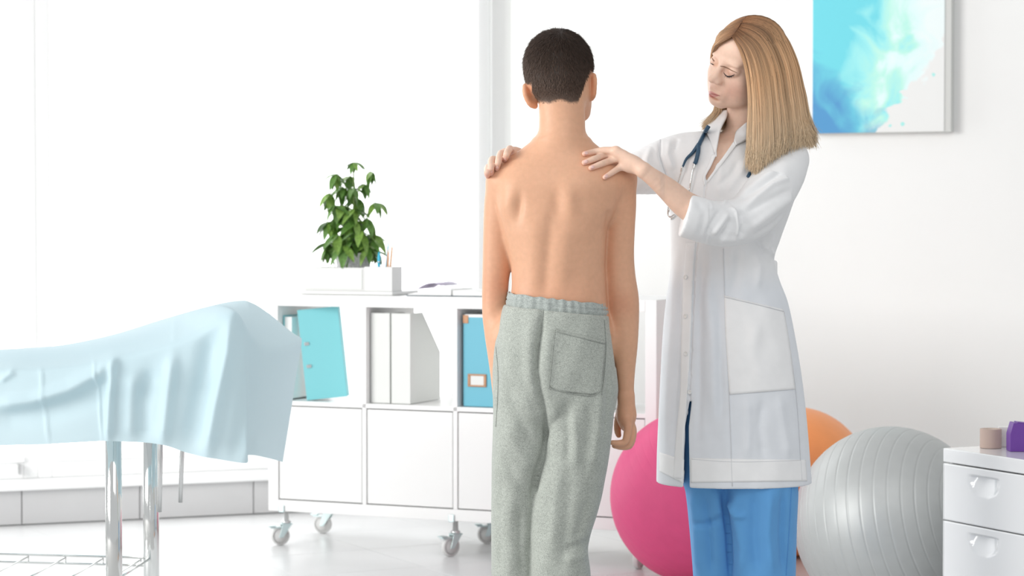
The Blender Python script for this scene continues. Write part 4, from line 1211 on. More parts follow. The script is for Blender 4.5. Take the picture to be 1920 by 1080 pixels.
def heather(name, c):
    m, nt, b = principled(name); N_ = nt.nodes.new; L = nt.links.new
    tc = N_('ShaderNodeTexCoord'); mp = N_('ShaderNodeMapping'); mp.inputs['Scale'].default_value = (1, 1, 2.2); L(tc.outputs['Object'], mp.inputs[0])
    n1 = N_('ShaderNodeTexNoise'); n1.inputs['Scale'].default_value = 420; n1.inputs['Detail'].default_value = 3; L(mp.outputs[0], n1.inputs['Vector'])
    n2 = N_('ShaderNodeTexNoise'); n2.inputs['Scale'].default_value = 110; n2.inputs['Detail'].default_value = 5; L(mp.outputs[0], n2.inputs['Vector'])
    ad = N_('ShaderNodeMath'); ad.operation = 'MULTIPLY_ADD'; ad.inputs[1].default_value = .22; L(n2.outputs['Fac'], ad.inputs[0])
    m1 = N_('ShaderNodeMath'); m1.operation = 'MULTIPLY'; m1.inputs[1].default_value = .78; L(n1.outputs['Fac'], m1.inputs[0]); L(m1.outputs[0], ad.inputs[2])
    cr = N_('ShaderNodeValToRGB'); e = cr.color_ramp.elements; e[0].position = .36; e[0].color = (*[v*.64 for v in c], 1); e[1].position = .62; e[1].color = (*[min(1, v*1.18) for v in c], 1)
    L(ad.outputs[0], cr.inputs[0]); L(cr.outputs[0], b.inputs['Base Color']); b.inputs['Roughness'].default_value = .95; b.inputs['Sheen Weight'].default_value = .25
    b.inputs['Specular IOR Level'].default_value = .1
    bp = N_('ShaderNodeBump'); bp.inputs['Strength'].default_value = .35; bp.inputs['Distance'].default_value = .0012; L(n1.outputs['Fac'], bp.inputs['Height']); L(bp.outputs[0], b.inputs['Normal'])
    return m
M_pants = heather('grey_jersey', (.435, .465, .425))
M_band = heather('grey_rib', (.415, .455, .435))
pants = mesh_fast('jogging_pants', V, F, M_pants, boy); pants['label'] = 'heather grey jogging pants'
pb = bvh(pants)
# gathered waistband
nth, nzb = 260, 12
Vb = []
a_, b_r = row(560, 951, 1137.5, .099), None
for j in range(nzb+1):
    q = j/nzb
    for i in range(nth):
        th = 2*PI*i/nth
        rip = .0016*math.sin(27*th+2.3*math.sin(5*th))*(.4+.6*math.sin(PI*q))*(.5+.5*math.sin(3*th+1))+.0008*math.sin(47*th+2+3*math.sin(2*th))
        ruf = .0013*math.sin(21*th+2.6*math.sin(4*th))*max(0, q-.6)*2.5
        bul = .004*math.sin(PI*min(1, q*1.15)) - (.0025 if .52 < q < .60 else 0)
        A_ = a_[3]-.0015+bul+rip; B_ = a_[4]+bul+rip
        cx_, cy_ = math.cos(th), math.sin(th)
        r_ = (abs(cx_)**2.4+abs(cy_)**2.4)**(-1/2.4)
        X = a_[1]+A_*r_*cx_; Y = a_[2]+B_*r_*cy_
        # band tilts down to the right as in the photo
        ytop = 548+ (X-a_[1]+a_[3])/(2*a_[3])*21; ybot = 580+(X-a_[1]+a_[3])/(2*a_[3])*16
        z = zpx(ybot+(ytop-ybot)*q, BY)+ruf
        Vb.append((X, Y, z))
Fb = [(j*nth+i, j*nth+(i+1) % nth, (j+1)*nth+(i+1) % nth, (j+1)*nth+i) for j in range(nzb) for i in range(nth)]
wb = mesh_fast('waistband', Vb, Fb, M_band, boy); m = wb.modifiers.new('s', 'SOLIDIFY'); m.thickness = .003
pk = patch('back_pocket', pb, ((1041, 617.5), (1134, 640), (1126, 741), (1029, 731)), 30, 30, .0022, .002, M_pants, boy, .10)
M_st = heather('grey_thread', (.35, .375, .345))
seam('pocket_seam', pb, [(1041, 618), (1037, 650), (1032, 700), (1029, 728)], .0011, .0018, M_st, boy)
seam('pocket_seam', pb, [(1134, 641), (1131, 690), (1126, 728), (1115, 740), (1095, 741), (1060, 735), (1030, 728)], .0011, .0018, M_st, boy, 60)
seam('pocket_seam', pb, [(1041, 622), (1085, 633), (1133, 645)], .0009, .0034, M_st, boy)
seam('side_seam', pb, [(1133, 600), (1136, 650), (1133, 700), (1128, 740)], .0010, .0008, M_st, boy)
seam('centre_seam', pb, [(1019, 573), (1016, 610), (1011, 650), (1008, 690)], .0012, .0006, M_st, boy)
seam('hip_pocket_seam', pb, [(930, 650), (934, 700), (933, 750), (930, 800)], .0010, .0006, M_st, boy)
# ================================================================= the doctor in a white lab coat
DY = 5.60
def dw(x, y, dy=0): return W(x, y, DY+dy)
def drow(y, l, r, b, dy=0): return row(y, l, r, b, dy, DY)
doc = empty('person', (W(1390, 900, DY)[0], DY+.02, 0), 'woman in white lab coat and blue trousers resting both hands on the boy\'s shoulders', 'person')
RH = np.array([[-.634, -.756, .162], [.632, -.627, -.455], [.445, -.186, .876]])
u_, s__, vt_ = np.linalg.svd(RH); RH = u_ @ vt_
H0 = dw(1397.5, 116, -.03)
def hl(x, y, z): return H0 + RH @ np.array((x, y, z))
D = Sdf()
def he(c, r, k=.012, op='u'): D.ell(hl(*c), r, RH, k, op)
he((0, -.012, .024), (.071, .092, .083), .01)
he((0, .026, -.038), (.054, .060, .066), .02)
he((0, .040, .045), (.060, .045, .045), .02)
for sx in (-1, 1):
    D.chain([hl(sx*.054, .000, -.042), hl(sx*.043, .036, -.077), hl(sx*.015, .066, -.096)], [.017, .0155, .012], k=.018)
    he((sx*.036, .050, -.030), (.021, .021, .020), .03)
    he((sx*.036, .040, -.060), (.019, .022, .026), .03)
    he((sx*.024, .075, .017), (.020, .010, .006), .016)
    he((sx*.033, .103, .001), (.0175, .019, .0100), .014, 's')
    he((sx*.032, .0715, -.001), (.0150, .0145, .0130), .005)
he((0, .0710, -.0945), (.0175, .015, .013), .016)
D.chain([hl(0, .081, .014), hl(0, .0915, -.006), hl(0, .1045, -.023), hl(0, .1105, -.0295)], [.0074, .0070, .0084, .0084], k=.010)
he((0, .094, -.029), (.0135, .0135, .0125), .012)
for sx in (-1, 1):
    he((sx*.0110, .0970, -.0345), (.0072, .0100, .0068), .008)
    he((sx*.0060, .1035, -.0405), (.0026, .0045, .0022), .003, 's')
he((0, .076, -.070), (.024, .0125, .022), .02)
he((0, .0868, -.0672), (.0185, .0062, .0038), .006)
he((0, .0855, -.0752), (.0158, .0066, .0046), .006)
he((0, .0870, -.0845), (.018, .008, .003), .006, 's')
# neck, chest, arms
nb = dw(1398, 262, .03)
D.chain([hl(0, -.022, -.05), dw(1397, 215, .005), dw(1396, 245, .02), nb], [.050, .0455, .0465, .055], k=.014)
D.stack([drow(252, 1335, 1440, .050, .03), drow(272, 1285, 1490, .070, .02), drow(300, 1272, 1492, .088, .02), drow(350, 1270, 1487, .102, .02), drow(420, 1268, 1470, .104, .02), drow(500, 1268, 1445, .095, .02), drow(600, 1262, 1470, .105, .02), drow(700, 1262, 1480, .11, .02)], 2.3, .03)
# left forearm and the hand lying on the boy's near shoulder (depth from the boy's back)
bb = bvh(boy_body)
def on_boy(x, y, lift):
    p, n = hit(bb, x, y, 0.)
    if p is None: return W(x, y, BY-.03-lift)
    o, d_ = ray(x, y); return p - np.array(d_)*lift
ELB = dw(1383, 418, -.17)
WR = W(1206, 319, 5.305)
D.chain([ELB, dw(1330, 405, -.21), W(1288, 386, 5.345), W(1250, 353, 5.325), W(1222, 331, 5.31), WR], [.040, .039, .0330, .0265, .0205, .0190], k=.012)
K1 = [(1155, 283.5), (1160, 288), (1170, 293), (1173, 304)]
fing = [([(1155, 283.5), (1134, 282), (1114, 285), (1096, 288.5)], (.0100, .0088, .0078, .0062)),
        ([(1160, 288), (1135, 291.5), (1115, 298), (1095.5, 305)], (.0100, .0088, .0080, .0064)),
        ([(1170, 293), (1144, 301.5), (1127, 307.5), (1108, 315)], (.0098, .0086, .0078, .0062)),
        ([(1173, 305), (1158, 316.5), (1147, 324), (1134, 332.5)], (.0088, .0076, .0068, .0056))]
kn_pts = []
for pts, rs in fing:
    lifts = (.020, .013, .008, .0055)
    C = [on_boy(x, y, l) for (x, y), l in zip(pts, lifts)]
    C[0][1] = min(C[0][1], 5.335); kn_pts.append(C[0])
    D.chain(C, rs, k=.0035)
    D.chain([C[0], (C[0]*.45+WR*.55)+np.array((0, 0, .002)), WR], [rs[0]*1.12, .0130, .016], k=.006)
D.chain([kn_pts[0], kn_pts[1], kn_pts[2], kn_pts[3]], [.009, .0095, .0095, .0090], k=.008)
PAL = W(1184, 309, 5.318)
D.ell(PAL, (.026, .014, .020), k=.012)
D.chain([W(1190, 310, 5.33), W(1172, 296, 5.385), W(1156, 290, 5.425), W(1140, 290, 5.45)], [.013, .0115, .0095, .0075], k=.006)    # thumb over the front
# right forearm in front of the boy's chest, hand over the far shoulder
D.chain([dw(1290, 300, .04), dw(1230, 318, .03), dw(1170, 328, .0), W(1090, 325, 5.555), W(1020, 312, 5.535), W(985, 300, 5.515)], [.045, .042, .036, .032, .025, .0195], k=.012)
D.chain([W(985, 300, 5.515), W(965, 291, 5.49), W(947, 292, 5.455)], [.0195, .021, .018], k=.008)
rf = [([(958, 283, 5.445), (955.5, 279.5, 5.39), None, None], [(950, 289), (946.5, 301)]), ([(945, 292, 5.445), (939.5, 288, 5.385), None, None], [(934.5, 302), (932, 316)]),
      ([(933, 302, 5.445), (923, 299.5, 5.385), None, None], [(920.8, 312), (921.5, 325)]), ([(924, 315, 5.45), (915.5, 314, 5.40), None, None], [(913.8, 323), (914.0, 330)])]
for (ka, kb, _, _), (m1, m2) in rf:
    p1 = on_boy(*m1, .0085); p2 = on_boy(*m2, .0055)
    p1[1] = min(p1[1], 5.372); p2[1] = min(p2[1], 5.366)
    D.chain([W(*ka), W(*kb), p1, p2], [.0098, .0090, .0082, .0062], k=.003)
# legs, feet
D.chain([dw(1330, 700, .05), dw(1335, 1000, .06), dw(1342, 1250, .06)], [.075, .055, .04], k=.03)
D.chain([dw(1430, 700, .0), dw(1432, 1000, -.01), dw(1432, 1250, -.01)], [.08, .058, .04], k=.03)
for x, dy in ((1342, .06), (1432, -.01)):
    a = dw(x, 1280, dy); D.rc((a[0]+.02, a[1]+.02, .040), (a[0]-.10, a[1]-.09, .028), .038, .028, k=.02)
# fine regions: head, hands; coarse: the rest (all one skin surface)
hd = D.mesh((H0[0]-.115, H0[1]-.125, dw(1400, 236, 0)[2]), (H0[0]+.10, H0[1]+.12, H0[2]+.125), .00155)
hl_ = D.mesh(W(1084, 376, 5.25)-(0, .02, 0), W(1240, 268, 5.40), .0014)
hr_ = D.mesh(W(900, 342, 5.25), W(1000, 262, 5.54), .0016)
xL = W(1236, 330, 5.32)[0]-.003; xR = W(1000, 300, 5.53)[0]-.003
body = D.mesh((W(895, 300, 5.5)[0], 5.24, -.003), (W(1500, 600, DY)[0]+.01, DY+.16, dw(1400, 236, 0)[2]+.004), .0042)
bx_, by_ = pix(body[0])
body = cut(*body, lambda V: ~(((V[:, 0] < xL) & (V[:, 1] < 5.40) & (V[:, 2] > 1.0)) | ((V[:, 0] < xR) & (V[:, 2] > 1.0))))
nH = len(hd[0])
hd = (lap(hd[0], hd[1], 1, .4), hd[1])
V, F = weld(merge(hd, hl_, hr_), body, .008)
N = normals(V, F); fc = facing(V, N); x, y = pix(V)
col = np.tile(np.array((.80, .555, .43)), (len(V), 1))
isH = np.arange(len(V)) < nH
near = fc > 0
fa = isH*1.0
col[isH] = (.86, .605, .475)
chk = fa*(.8*blob(x, y, 1374, 170, 24, 18)+.25*blob(x, y, 1336, 160, 8, 14)); col = col*(1-chk[:, None]*np.array((.03, .17, .17)))
lips = fa*near*np.clip((.6-in_poly(x, y, [(1327.5, 172), (1331, 170.5), (1335, 171.5), (1341, 174.5), (1350, 179.2), (1344, 181.5), (1337, 183.6), (1331, 182), (1328, 177)]))/1.6, 0, 1)
col = col*(1-lips[:, None])+lips[:, None]*np.array((.70, .32, .29))
lid = fa*near*(.55*np.exp(-(np.clip(in_poly(x, y, [(1356, 134), (1364, 133), (1376, 139), (1368, 144), (1360, 141)]), 0, 99)/4)**2)+.5*blob(x, y, 1335, 119, 6, 4))
col = col*(1-lid[:, None]*np.array((.20, .34, .36)))
hands = (~isH)*1.0*((V[:, 1] < 5.36) | (V[:, 0] < xR))
tips = np.zeros(len(V))
for pts, rs in fing: tips = np.maximum(tips, blob(x, y, pts[-1][0]+2, pts[-1][1], 7, 7)*(V[:, 1] < 5.36))
for _, (m1, m2) in rf: tips = np.maximum(tips, blob(x, y, m2[0], m2[1], 7, 8))
tips = tips*(~isH)
col = col*(1-tips[:, None]*np.array((.0, .16, .14)))
doc_body = mesh_fast('body', V, F, M_skin, doc, col)
dbv = bvh(doc_body)
# fingernails
M_nail = mat('nail', (.80, .52, .47), .25, coat=.4)
for pts, rs in fing:
    a = np.array(pts[-1]); b = np.array(pts[-2]); e = (b-a)/np.linalg.norm(b-a)
    q = a+e*3.0+np.array((e[1], -e[0]))*-.5
    c, n = hit(dbv, q[0], q[1]-1.5)
    if c is None: continue
    dirn = (W(*b, 5.3)-W(*a, 5.3)); dirn /= np.linalg.norm(dirn)
    n = np.array(n); dirn -= n*(dirn@n); dirn /= np.linalg.norm(dirn); sd = np.cross(n, dirn)
    Mx = Matrix(np.c_[np.r_[dirn*.0056, 0], np.r_[sd*.0042, 0], np.r_[n*.0012, 0], np.r_[c, 1]].tolist())
    bm = bmesh.new(); bmesh.ops.create_uvsphere(bm, u_segments=14, v_segments=8, radius=1, matrix=Mx)
    from_bm('fingernail', bm, M_nail, doc, smooth=True)
for _, (m1, m2) in rf[:3]:
    a = np.array(m2); b = np.array(m1); e = (b-a)/np.linalg.norm(b-a)
    c, n = hit(dbv, *(a+e*1.5))
    if c is None: continue
    dirn = (W(*b, 5.3)-W(*a, 5.3)); dirn /= np.linalg.norm(dirn)
    n = np.array(n); dirn -= n*(dirn@n); dirn /= np.linalg.norm(dirn); sd = np.cross(n, dirn)
    Mx = Matrix(np.c_[np.r_[dirn*.0055, 0], np.r_[sd*.0042, 0], np.r_[n*.0010, 0], np.r_[c, 1]].tolist())
    bm = bmesh.new(); bmesh.ops.create_uvsphere(bm, u_segments=14, v_segments=8, radius=1, matrix=Mx)
    from_bm('fingernail', bm, M_nail, doc, smooth=True)
# brows, lashes
M_brow = mat('brow', (.27, .15, .095), .8); M_lash = mat('lash', (.035, .026, .025), .6)
def facial(name, pts, rs, m, off=.0003):
    P2 = crv(pts, 16); P = hits(dbv, P2, off)
    if len(P) > 3: tube(name, P, np.interp(np.linspace(0, 1, len(P)), np.linspace(0, 1, len(rs)), rs), m, doc, 6)
facial('eyebrow', [(1350.5, 124), (1357, 124.8), (1364, 127.5), (1372, 132.2), (1382, 136.5)], [.0007, .0015, .0015, .0011, .0003], M_brow)
facial('eyebrow', [(1332.5, 103.5), (1335.5, 109.5), (1339, 115)], [.0004, .0015, .0016], M_brow)
facial('eyelashes', [(1357, 136), (1360, 140.6), (1365, 143.6), (1370.5, 143.0), (1377, 140)], [.0004, .0012, .0019, .0021, .0007], M_lash)
facial('mouth_line', [(1328.8, 176.5), (1333, 176), (1338, 176.6), (1344, 178.4), (1350, 180)], [.0003, .0008, .0008, .0008, .0004], mat('lip_line', (.36, .11, .10), .6), .0001)
facial('eyelashes', [(1331, 117.8), (1334.5, 119.6), (1339, 121.4)], [.0006, .0015, .0006], M_lash)
for (a, b) in (((1361, 141.5), (1358.5, 145.5)), ((1364, 143.2), (1363, 147)), ((1367.5, 143.6), (1368, 147.3)), ((1371, 142.8), (1373, 146.3)), ((1374, 141.5), (1377, 144.3))):
    p, n = hit(dbv, *a, .0002)
    if p is not None:
        q = W(*b, p[1]-.004); tube('eyelash', [p, (p+q)/2+n*.0012, q], [.0005, .0004, .0001], M_lash, doc, 5)

# ---- hair
def guide(pts): return crv([W(x, y, Y) for x, y, Y in pts], 28)
Gn = [guide([(1373, 69, 5.475), (1387, 96, 5.468), (1396, 125, 5.468), (1402, 160, 5.472), (1404, 200, 5.480), (1402, 250, 5.485), (1402, 304, 5.480)]),
      guide([(1377, 63, 5.478), (1400, 92, 5.462), (1412, 130, 5.458), (1417, 180, 5.462), (1419, 230, 5.468), (1419, 280, 5.468), (1418, 319, 5.465)]),
      guide([(1382, 57, 5.485), (1415, 85, 5.468), (1432, 130, 5.460), (1440, 190, 5.462), (1441, 240, 5.468), (1440, 280, 5.470), (1437, 301, 5.470)]),
      guide([(1388, 49, 5.495), (1432, 75, 5.485), (1455, 125, 5.478), (1465, 190, 5.478), (1470, 235, 5.482), (1470, 266, 5.484), (1466, 284, 5.484)]),
      guide([(1395, 41, 5.515), (1452, 64, 5.515), (1481, 118, 5.512), (1493, 185, 5.512), (1498, 230, 5.514), (1502, 256, 5.514), (1500, 270, 5.514)]),
      guide([(1403, 36, 5.540), (1462, 56, 5.555), (1491, 105, 5.565), (1507, 170, 5.572), (1516, 220, 5.575), (1525, 248, 5.575), (1532, 266, 5.575)]),
      guide([(1406, 35, 5.570), (1450, 54, 5.610), (1478, 100, 5.630), (1494, 170, 5.640), (1505, 220, 5.645), (1512, 248, 5.645), (1518, 268, 5.645)]),
      guide([(1400, 37, 5.590), (1425, 52, 5.640), (1440, 100, 5.670), (1450, 170, 5.680), (1455, 220, 5.685), (1458, 248, 5.685), (1460, 268, 5.685)])]
Gl = [guide([(1372, 69, 5.475), (1361, 75, 5.478), (1350, 81, 5.490), (1341, 88, 5.510), (1336, 102, 5.545), (1336, 125, 5.590), (1344, 170, 5.625), (1346, 206, 5.625), (1338, 224, 5.615), (1327, 240, 5.605)]),
      guide([(1378, 61, 5.485), (1364, 65, 5.488), (1351, 73, 5.498), (1341, 84, 5.515), (1334, 100, 5.545), (1334, 125, 5.595), (1342, 170, 5.632), (1343, 206, 5.632), (1334, 222, 5.622), (1323, 239, 5.61)]),
      guide([(1386, 51, 5.50), (1370, 55, 5.50), (1355, 63, 5.51), (1343, 77, 5.53), (1335, 95, 5.56), (1335, 125, 5.61), (1343, 170, 5.645), (1341, 206, 5.645), (1331, 222, 5.635), (1319, 239, 5.62)]),
      guide([(1396, 41, 5.52), (1382, 44, 5.52), (1366, 54, 5.535), (1352, 68, 5.56), (1345, 90, 5.60), (1348, 125, 5.65), (1355, 170, 5.67), (1356, 206, 5.67), (1350, 225, 5.665), (1340, 240, 5.66)]),
      guide([(1404, 36, 5.56), (1395, 38, 5.58), (1380, 50, 5.61), (1370, 75, 5.64), (1370, 100, 5.66), (1375, 140, 5.68), (1385, 180, 5.69), (1390, 215, 5.69), (1390, 240, 5.69), (1390, 260, 5.69)])]
SK = hl(0, -.012, .024); SR = np.array((.071, .092, .083))+.0045
def clear_skull(P, extra=0.):
    sh = P.shape; L_ = (P.reshape(-1, 3)-SK) @ RH
    e = np.sqrt(((L_/(SR+extra))**2).sum(1)); f = np.where(e < 1, 1/np.maximum(e, .2), 1.)
    P = SK+(L_*f[:, None]) @ RH.T
    c2 = hl(0, .040, .045); L_ = (P-c2) @ RH
    e = np.sqrt(((L_/(np.array((.060, .045, .045))+.004))**2).sum(1)); f = np.where(e < 1, 1/np.maximum(e, .2), 1.)
    return (c2+(L_*f[:, None]) @ RH.T).reshape(sh)
def hair_sheet(Gs, n, seed, layers, ends):
    rg = np.random.default_rng(seed); Gs = np.array(Gs); g = len(Gs)
    s_ = rg.uniform(0, g-1.001, n)
    # locks: strands gather towards a few dozen lock centres, more towards the tips
    lk = np.sort(rg.uniform(0, g-1, 46)); near_ = lk[np.abs(s_[:, None]-lk[None]).argmin(1)]
    m = Gs.shape[1]; q = np.linspace(0, 1, m)
    P = np.zeros((n, m, 3))
    for k in range(m):
        sk = s_+(near_-s_)*(.42*q[k]**1.4)
        sk = np.clip(sk+.05*np.sin(q[k]*5+near_*9)*q[k], 0, g-1.001)
        i = sk.astype(int); f = (sk-i)[:, None]; f = f*f*(3-2*f)*.35+f*.65
        P[:, k] = Gs[i, k]*(1-f)+Gs[i+1, k]*f
    dep_ = rg.uniform(0, 1, n)**1.5*layers
    ctr = np.array([H0[0], H0[1]+.01, 0]); out = P-ctr; out[..., 2] = 0; out /= np.linalg.norm(out, axis=2)[..., None]+1e-6
    lockphase = np.sin(near_*37)*.5
    P -= out*(dep_[:, None]*(.35+.65*q[None])+.0035*lockphase[:, None]*q[None])[..., None]
    P += (rg.normal(0, .0020, (n, 1, 3))*q[None, :, None])+rg.normal(0, .004, (n, 1, 3))*(np.clip((q-.8)/.2, 0, 1)**2)[None, :, None]
    P[:, :, 2] -= (rg.uniform(-ends, ends*.5, n)[:, None]*np.clip((q-.55)/.45, 0, 1)[None])
    P = clear_skull(P, (rg.uniform(0, 1, (n, 1))*.006*np.ones((n, m))).reshape(-1, 1))
    t = np.clip(q*1.05, 0, 1)[None, :, None]
    root, mid, tip = np.array((.25, .112, .050)), np.array((.76, .475, .265)), np.array((.98, .775, .535))
    c = np.where(t < .45, root+(mid-root)*(t/.45), mid+(tip-mid)*((t-.45)/.55))
    sh_ = (rg.uniform(.66, 1.25, n)*(1+.20*np.sin(near_*23)))[:, None, None]
    rr_ = rg.random(n); lt = np.where(rr_ < .25, 1.28, np.where(rr_ > .8, .62, 1.0))[:, None, None]
    c = c*sh_*lt
    return P, c*np.minimum(1, .94/c.max(axis=2, keepdims=True))
P1, c1 = hair_sheet(Gn, 9500, 3, .016, .026)
P2, c2 = hair_sheet(Gl, 3000, 4, .010, .008)
P = np.concatenate([P1, P2]); hc = np.concatenate([c1, c2])
strands_mesh('hair', P, np.full(len(P), .0006), np.full(len(P), .0002), hc, M_hair, doc)['label'] = 'long straight blond hair with darker roots'
# inner mass under the strands
def sheet_under(Gs, name, inset):
    Gs = np.array(Gs); g, m = Gs.shape[:2]; f = crv(Gs.reshape(g, -1), 40).reshape(40, m, 3)
    ctr = np.array([H0[0], H0[1]+.01, 0]); out = f-ctr; out[..., 2] = 0; out /= np.linalg.norm(out, axis=2)[..., None]
    f = clear_skull(f-out*inset, -.0005); f = f[:, :m-2]
    m -= 2
    c = np.array((.26, .14, .065))+(np.array((.58, .38, .21))-np.array((.26, .14, .065)))*np.linspace(0, 1, m)[None, :, None]*np.ones((40, 1, 1))
    F_ = [(i*m+j, (i+1)*m+j, (i+1)*m+j+1, i*m+j+1) for i in range(39) for j in range(m-1)]
    o = mesh_fast(name, f.reshape(-1, 3), F_, M_hair, doc, c.reshape(-1, 3)); o.modifiers.new('s', 'SOLIDIFY').thickness = .003
sheet_under(Gn, 'hair_mass', .011); sheet_under(Gl, 'hair_mass', .008)
# ---- lab coat
def cloth_mat(name, c, rough=.85):
    return mat(name, c, rough, noise=.02, nscale=40, bump=.06, bscale=900, spec=.25, sheen=.1)
M_coat = attr_mat('coat_cotton', .85, 0, noise=.02, nscale=40, bump=.06, bscale=900, spec=.25); M_coat2 = cloth_mat('coat_cotton_double', (.90, .905, .91))
CS = Sdf()
CS.stack([drow(246, 1338, 1438, .045, .035), drow(258, 1300, 1475, .062, .03), drow(272, 1272, 1500, .080, .025), drow(300, 1262, 1503, .098, .02), drow(350, 1261, 1496, .112, .018), drow(400, 1257, 1480, .115, .018), drow(450, 1257.5, 1462, .112, .018), drow(487, 1257.5, 1451, .108, .018), drow(522, 1255, 1460, .112, .018),
          drow(565, 1249, 1476, .120, .018), drow(620, 1243.5, 1488, .128, .018), drow(700, 1239, 1501.5, .136, .018), drow(770, 1235.5, 1510, .142, .018), drow(850, 1232, 1517, .147, .018), drow(904, 1231, 1521, .150, .018)], 2.25, .015)
# right sleeve (image left, behind the boy) and left sleeve
CS.chain([dw(1312, 285, .035), dw(1280, 296, .04), dw(1240, 313, .03), dw(1195, 325, .0), W(1150, 329, 5.585), W(1105, 328, 5.575)], [.052, .062, .0655, .0525, .045, .041], k=.02)
CS.chain([dw(1475, 300, -.03), dw(1462, 330, -.07), dw(1432, 376, -.125), dw(1398, 410, -.17), dw(1350, 420, -.20), W(1300, 408, 5.355), W(1262, 396, 5.34)], [.056, .060, .062, .058, .0545, .0525, .052], k=.012)
# flat end of the cuff
ax_ = dw(1350, 420, -.20)-W(1262, 396, 5.34); ax_ /= np.linalg.norm(ax_)
axn = np.array((.955, .0, .0)); 
p_c = W(1283, 404, 5.35); nrm = np.array((-.965, -.05, .26)); nrm /= np.linalg.norm(nrm)
CS.add(lambda X, Y, Z: -((X-p_c[0])*nrm[0]+(Y-p_c[1])*nrm[1]+(Z-p_c[2])*nrm[2]), p_c-(.11, .075, .075), p_c+(.02, .065, .075), .002, 's')
# neckline and the walking slit
prism(CS, [(1366, 205), (1360, 224), (1349, 246), (1344.5, 276), (1343, 292), (1323, 330), (1323.5, 341), (1335, 325), (1377, 263), (1382, 246), (1402, 228), (1402, 205)], 5.40, 5.66, .003)
prism(CS, [(1297, 752), (1291.5, 800), (1293.5, 935), (1280.5, 935), (1284.5, 800), (1293, 752)], 5.35, 5.60, .002)
V, F = CS.mesh((W(1095, 500, DY)[0], 5.26, dw(1300, 912, 0)[2]), (W(1535, 800, DY)[0], DY+.185, dw(1300, 232, 0)[2]), .0027)
V = lap(V, F, 1, .4)
N = normals(V, F); fc = facing(V, N); x, y = pix(V)
d = np.zeros(len(V))
arm = (V[:, 1] < 5.455)*1.0*(y < 480)*(x > 1260)          # left sleeve
tor = 1-arm
fl = [ # sleeve
 (arm, [(1368, 388), (1378, 400), (1381, 425), (1379, 446)], 5, .008), (arm, [(1362, 382), (1355, 376), (1368, 370)], 5, .006), (arm, [(1366, 398), (1352, 418), (1335, 440)], 7, .006), (arm, [(1372, 408), (1366, 428), (1350, 448)], 5, -.007),
 (arm, [(1352, 392), (1340, 412), (1326, 440)], 6, -.005), (arm, [(1388, 392), (1396, 420), (1388, 448)], 7, -.006), (arm, [(1400, 385), (1450, 345), (1500, 325)], 6, .0045), (arm, [(1395, 400), (1440, 375), (1485, 355)], 8, -.005),
 (arm, [(1405, 430), (1445, 400), (1490, 365)], 9, .005), (arm, [(1410, 445), (1450, 420), (1480, 395)], 6, -.004), (arm, [(1385, 370), (1430, 335), (1475, 300)], 8, .004), (arm, [(1380, 380), (1425, 350), (1470, 318)], 5, -.0035), (arm, [(1305, 378), (1320, 400), (1312, 440)], 7, -.0022), (arm, [(1330, 375), (1336, 395)], 5, .002),
 (arm, [(1345, 448), (1370, 450), (1395, 444)], 7, .004), (arm, [(1328, 372), (1332, 410), (1322, 456)], 2.2, -.0010),
 # right sleeve
 (tor, [(1238, 262), (1237, 290), (1252, 335)], 4, -.004), (tor, [(1256, 262), (1252, 290), (1262, 320)], 7, .004), (tor, [(1222, 275), (1212, 300), (1215, 340)], 7, .004), (tor, [(1205, 290), (1200, 320)], 6, -.004), (tor, [(1272, 258), (1262, 280)], 5, -.003),
 # chest
 (tor, [(1345, 300), (1352, 330), (1350, 370)], 9, .003), (tor, [(1400, 300), (1385, 330), (1360, 360)], 8, .003), (tor, [(1290, 300), (1285, 350), (1290, 400)], 9, -.003), (tor, [(1385, 300), (1372, 325), (1345, 350)], 6, -.003),
 # waist and skirt
 (tor, [(1440, 425), (1425, 455), (1440, 480)], 7, -.006), (tor, [(1450, 430), (1440, 465), (1452, 482)], 6, .005), (tor, [(1415, 470), (1425, 500), (1420, 540)], 9, .004), (tor, [(1385, 470), (1380, 520), (1372, 548)], 10, -.003),
 (tor, [(1330, 470), (1328, 560), (1335, 660), (1338, 800)], 13, .005), (tor, [(1318, 480), (1312, 580), (1312, 700), (1310, 830)], 9, -.005), (tor, [(1348, 560), (1350, 660), (1352, 800)], 8, -.004),
 (tor, [(1268, 470), (1262, 600), (1252, 740), (1250, 880)], 8, .004), (tor, [(1278, 480), (1274, 600), (1266, 740), (1262, 880)], 6, -.004), (tor, [(1400, 745), (1404, 800), (1400, 860)], 10, .004), (tor, [(1430, 750), (1425, 800), (1432, 860)], 10, -.004), (tor, [(1460, 740), (1470, 800), (1480, 860)], 10, .004),
 (tor, [(1495, 690), (1502, 780), (1508, 860)], 7, -.004), (tor, [(1420, 600), (1410, 660), (1425, 720)], 12, .003)]
for msk, pl_, w_, amp in fl: d += msk*G(x, y, pl_, w_*.85, amp*1.35)
d += -.0028*tor*(np.abs(x-np.interp(y, [340, 450, 520, 620, 700, 760], [1325, 1307, 1301, 1297, 1294, 1292])) < 2.0)*(y > 338)*(y < 765)
d += tor*.0007*np.sin(x*.09+y*.06)+tor*.0005*np.sin(x*.17-y*.05)
d += .0018*arm*np.clip((1331-x)/3, 0, 1)                  # turned-back cuff is thicker
V = V+N*(d*np.clip(fc*1.3, 0, 1))[:, None]
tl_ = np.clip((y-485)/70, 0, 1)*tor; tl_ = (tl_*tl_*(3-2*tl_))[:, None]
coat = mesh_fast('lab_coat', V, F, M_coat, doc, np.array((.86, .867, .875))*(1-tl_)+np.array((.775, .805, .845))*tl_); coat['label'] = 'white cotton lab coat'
cb_ = bvh(coat)
strip('coat_pocket', cb_, [(1358, 554), (1360, 620), (1364, 690), (1368, 740)], [(1468, 580), (1476, 620), (1484, 680), (1490, 730)], 24, 30, .0020, .0016, M_coat2, doc)
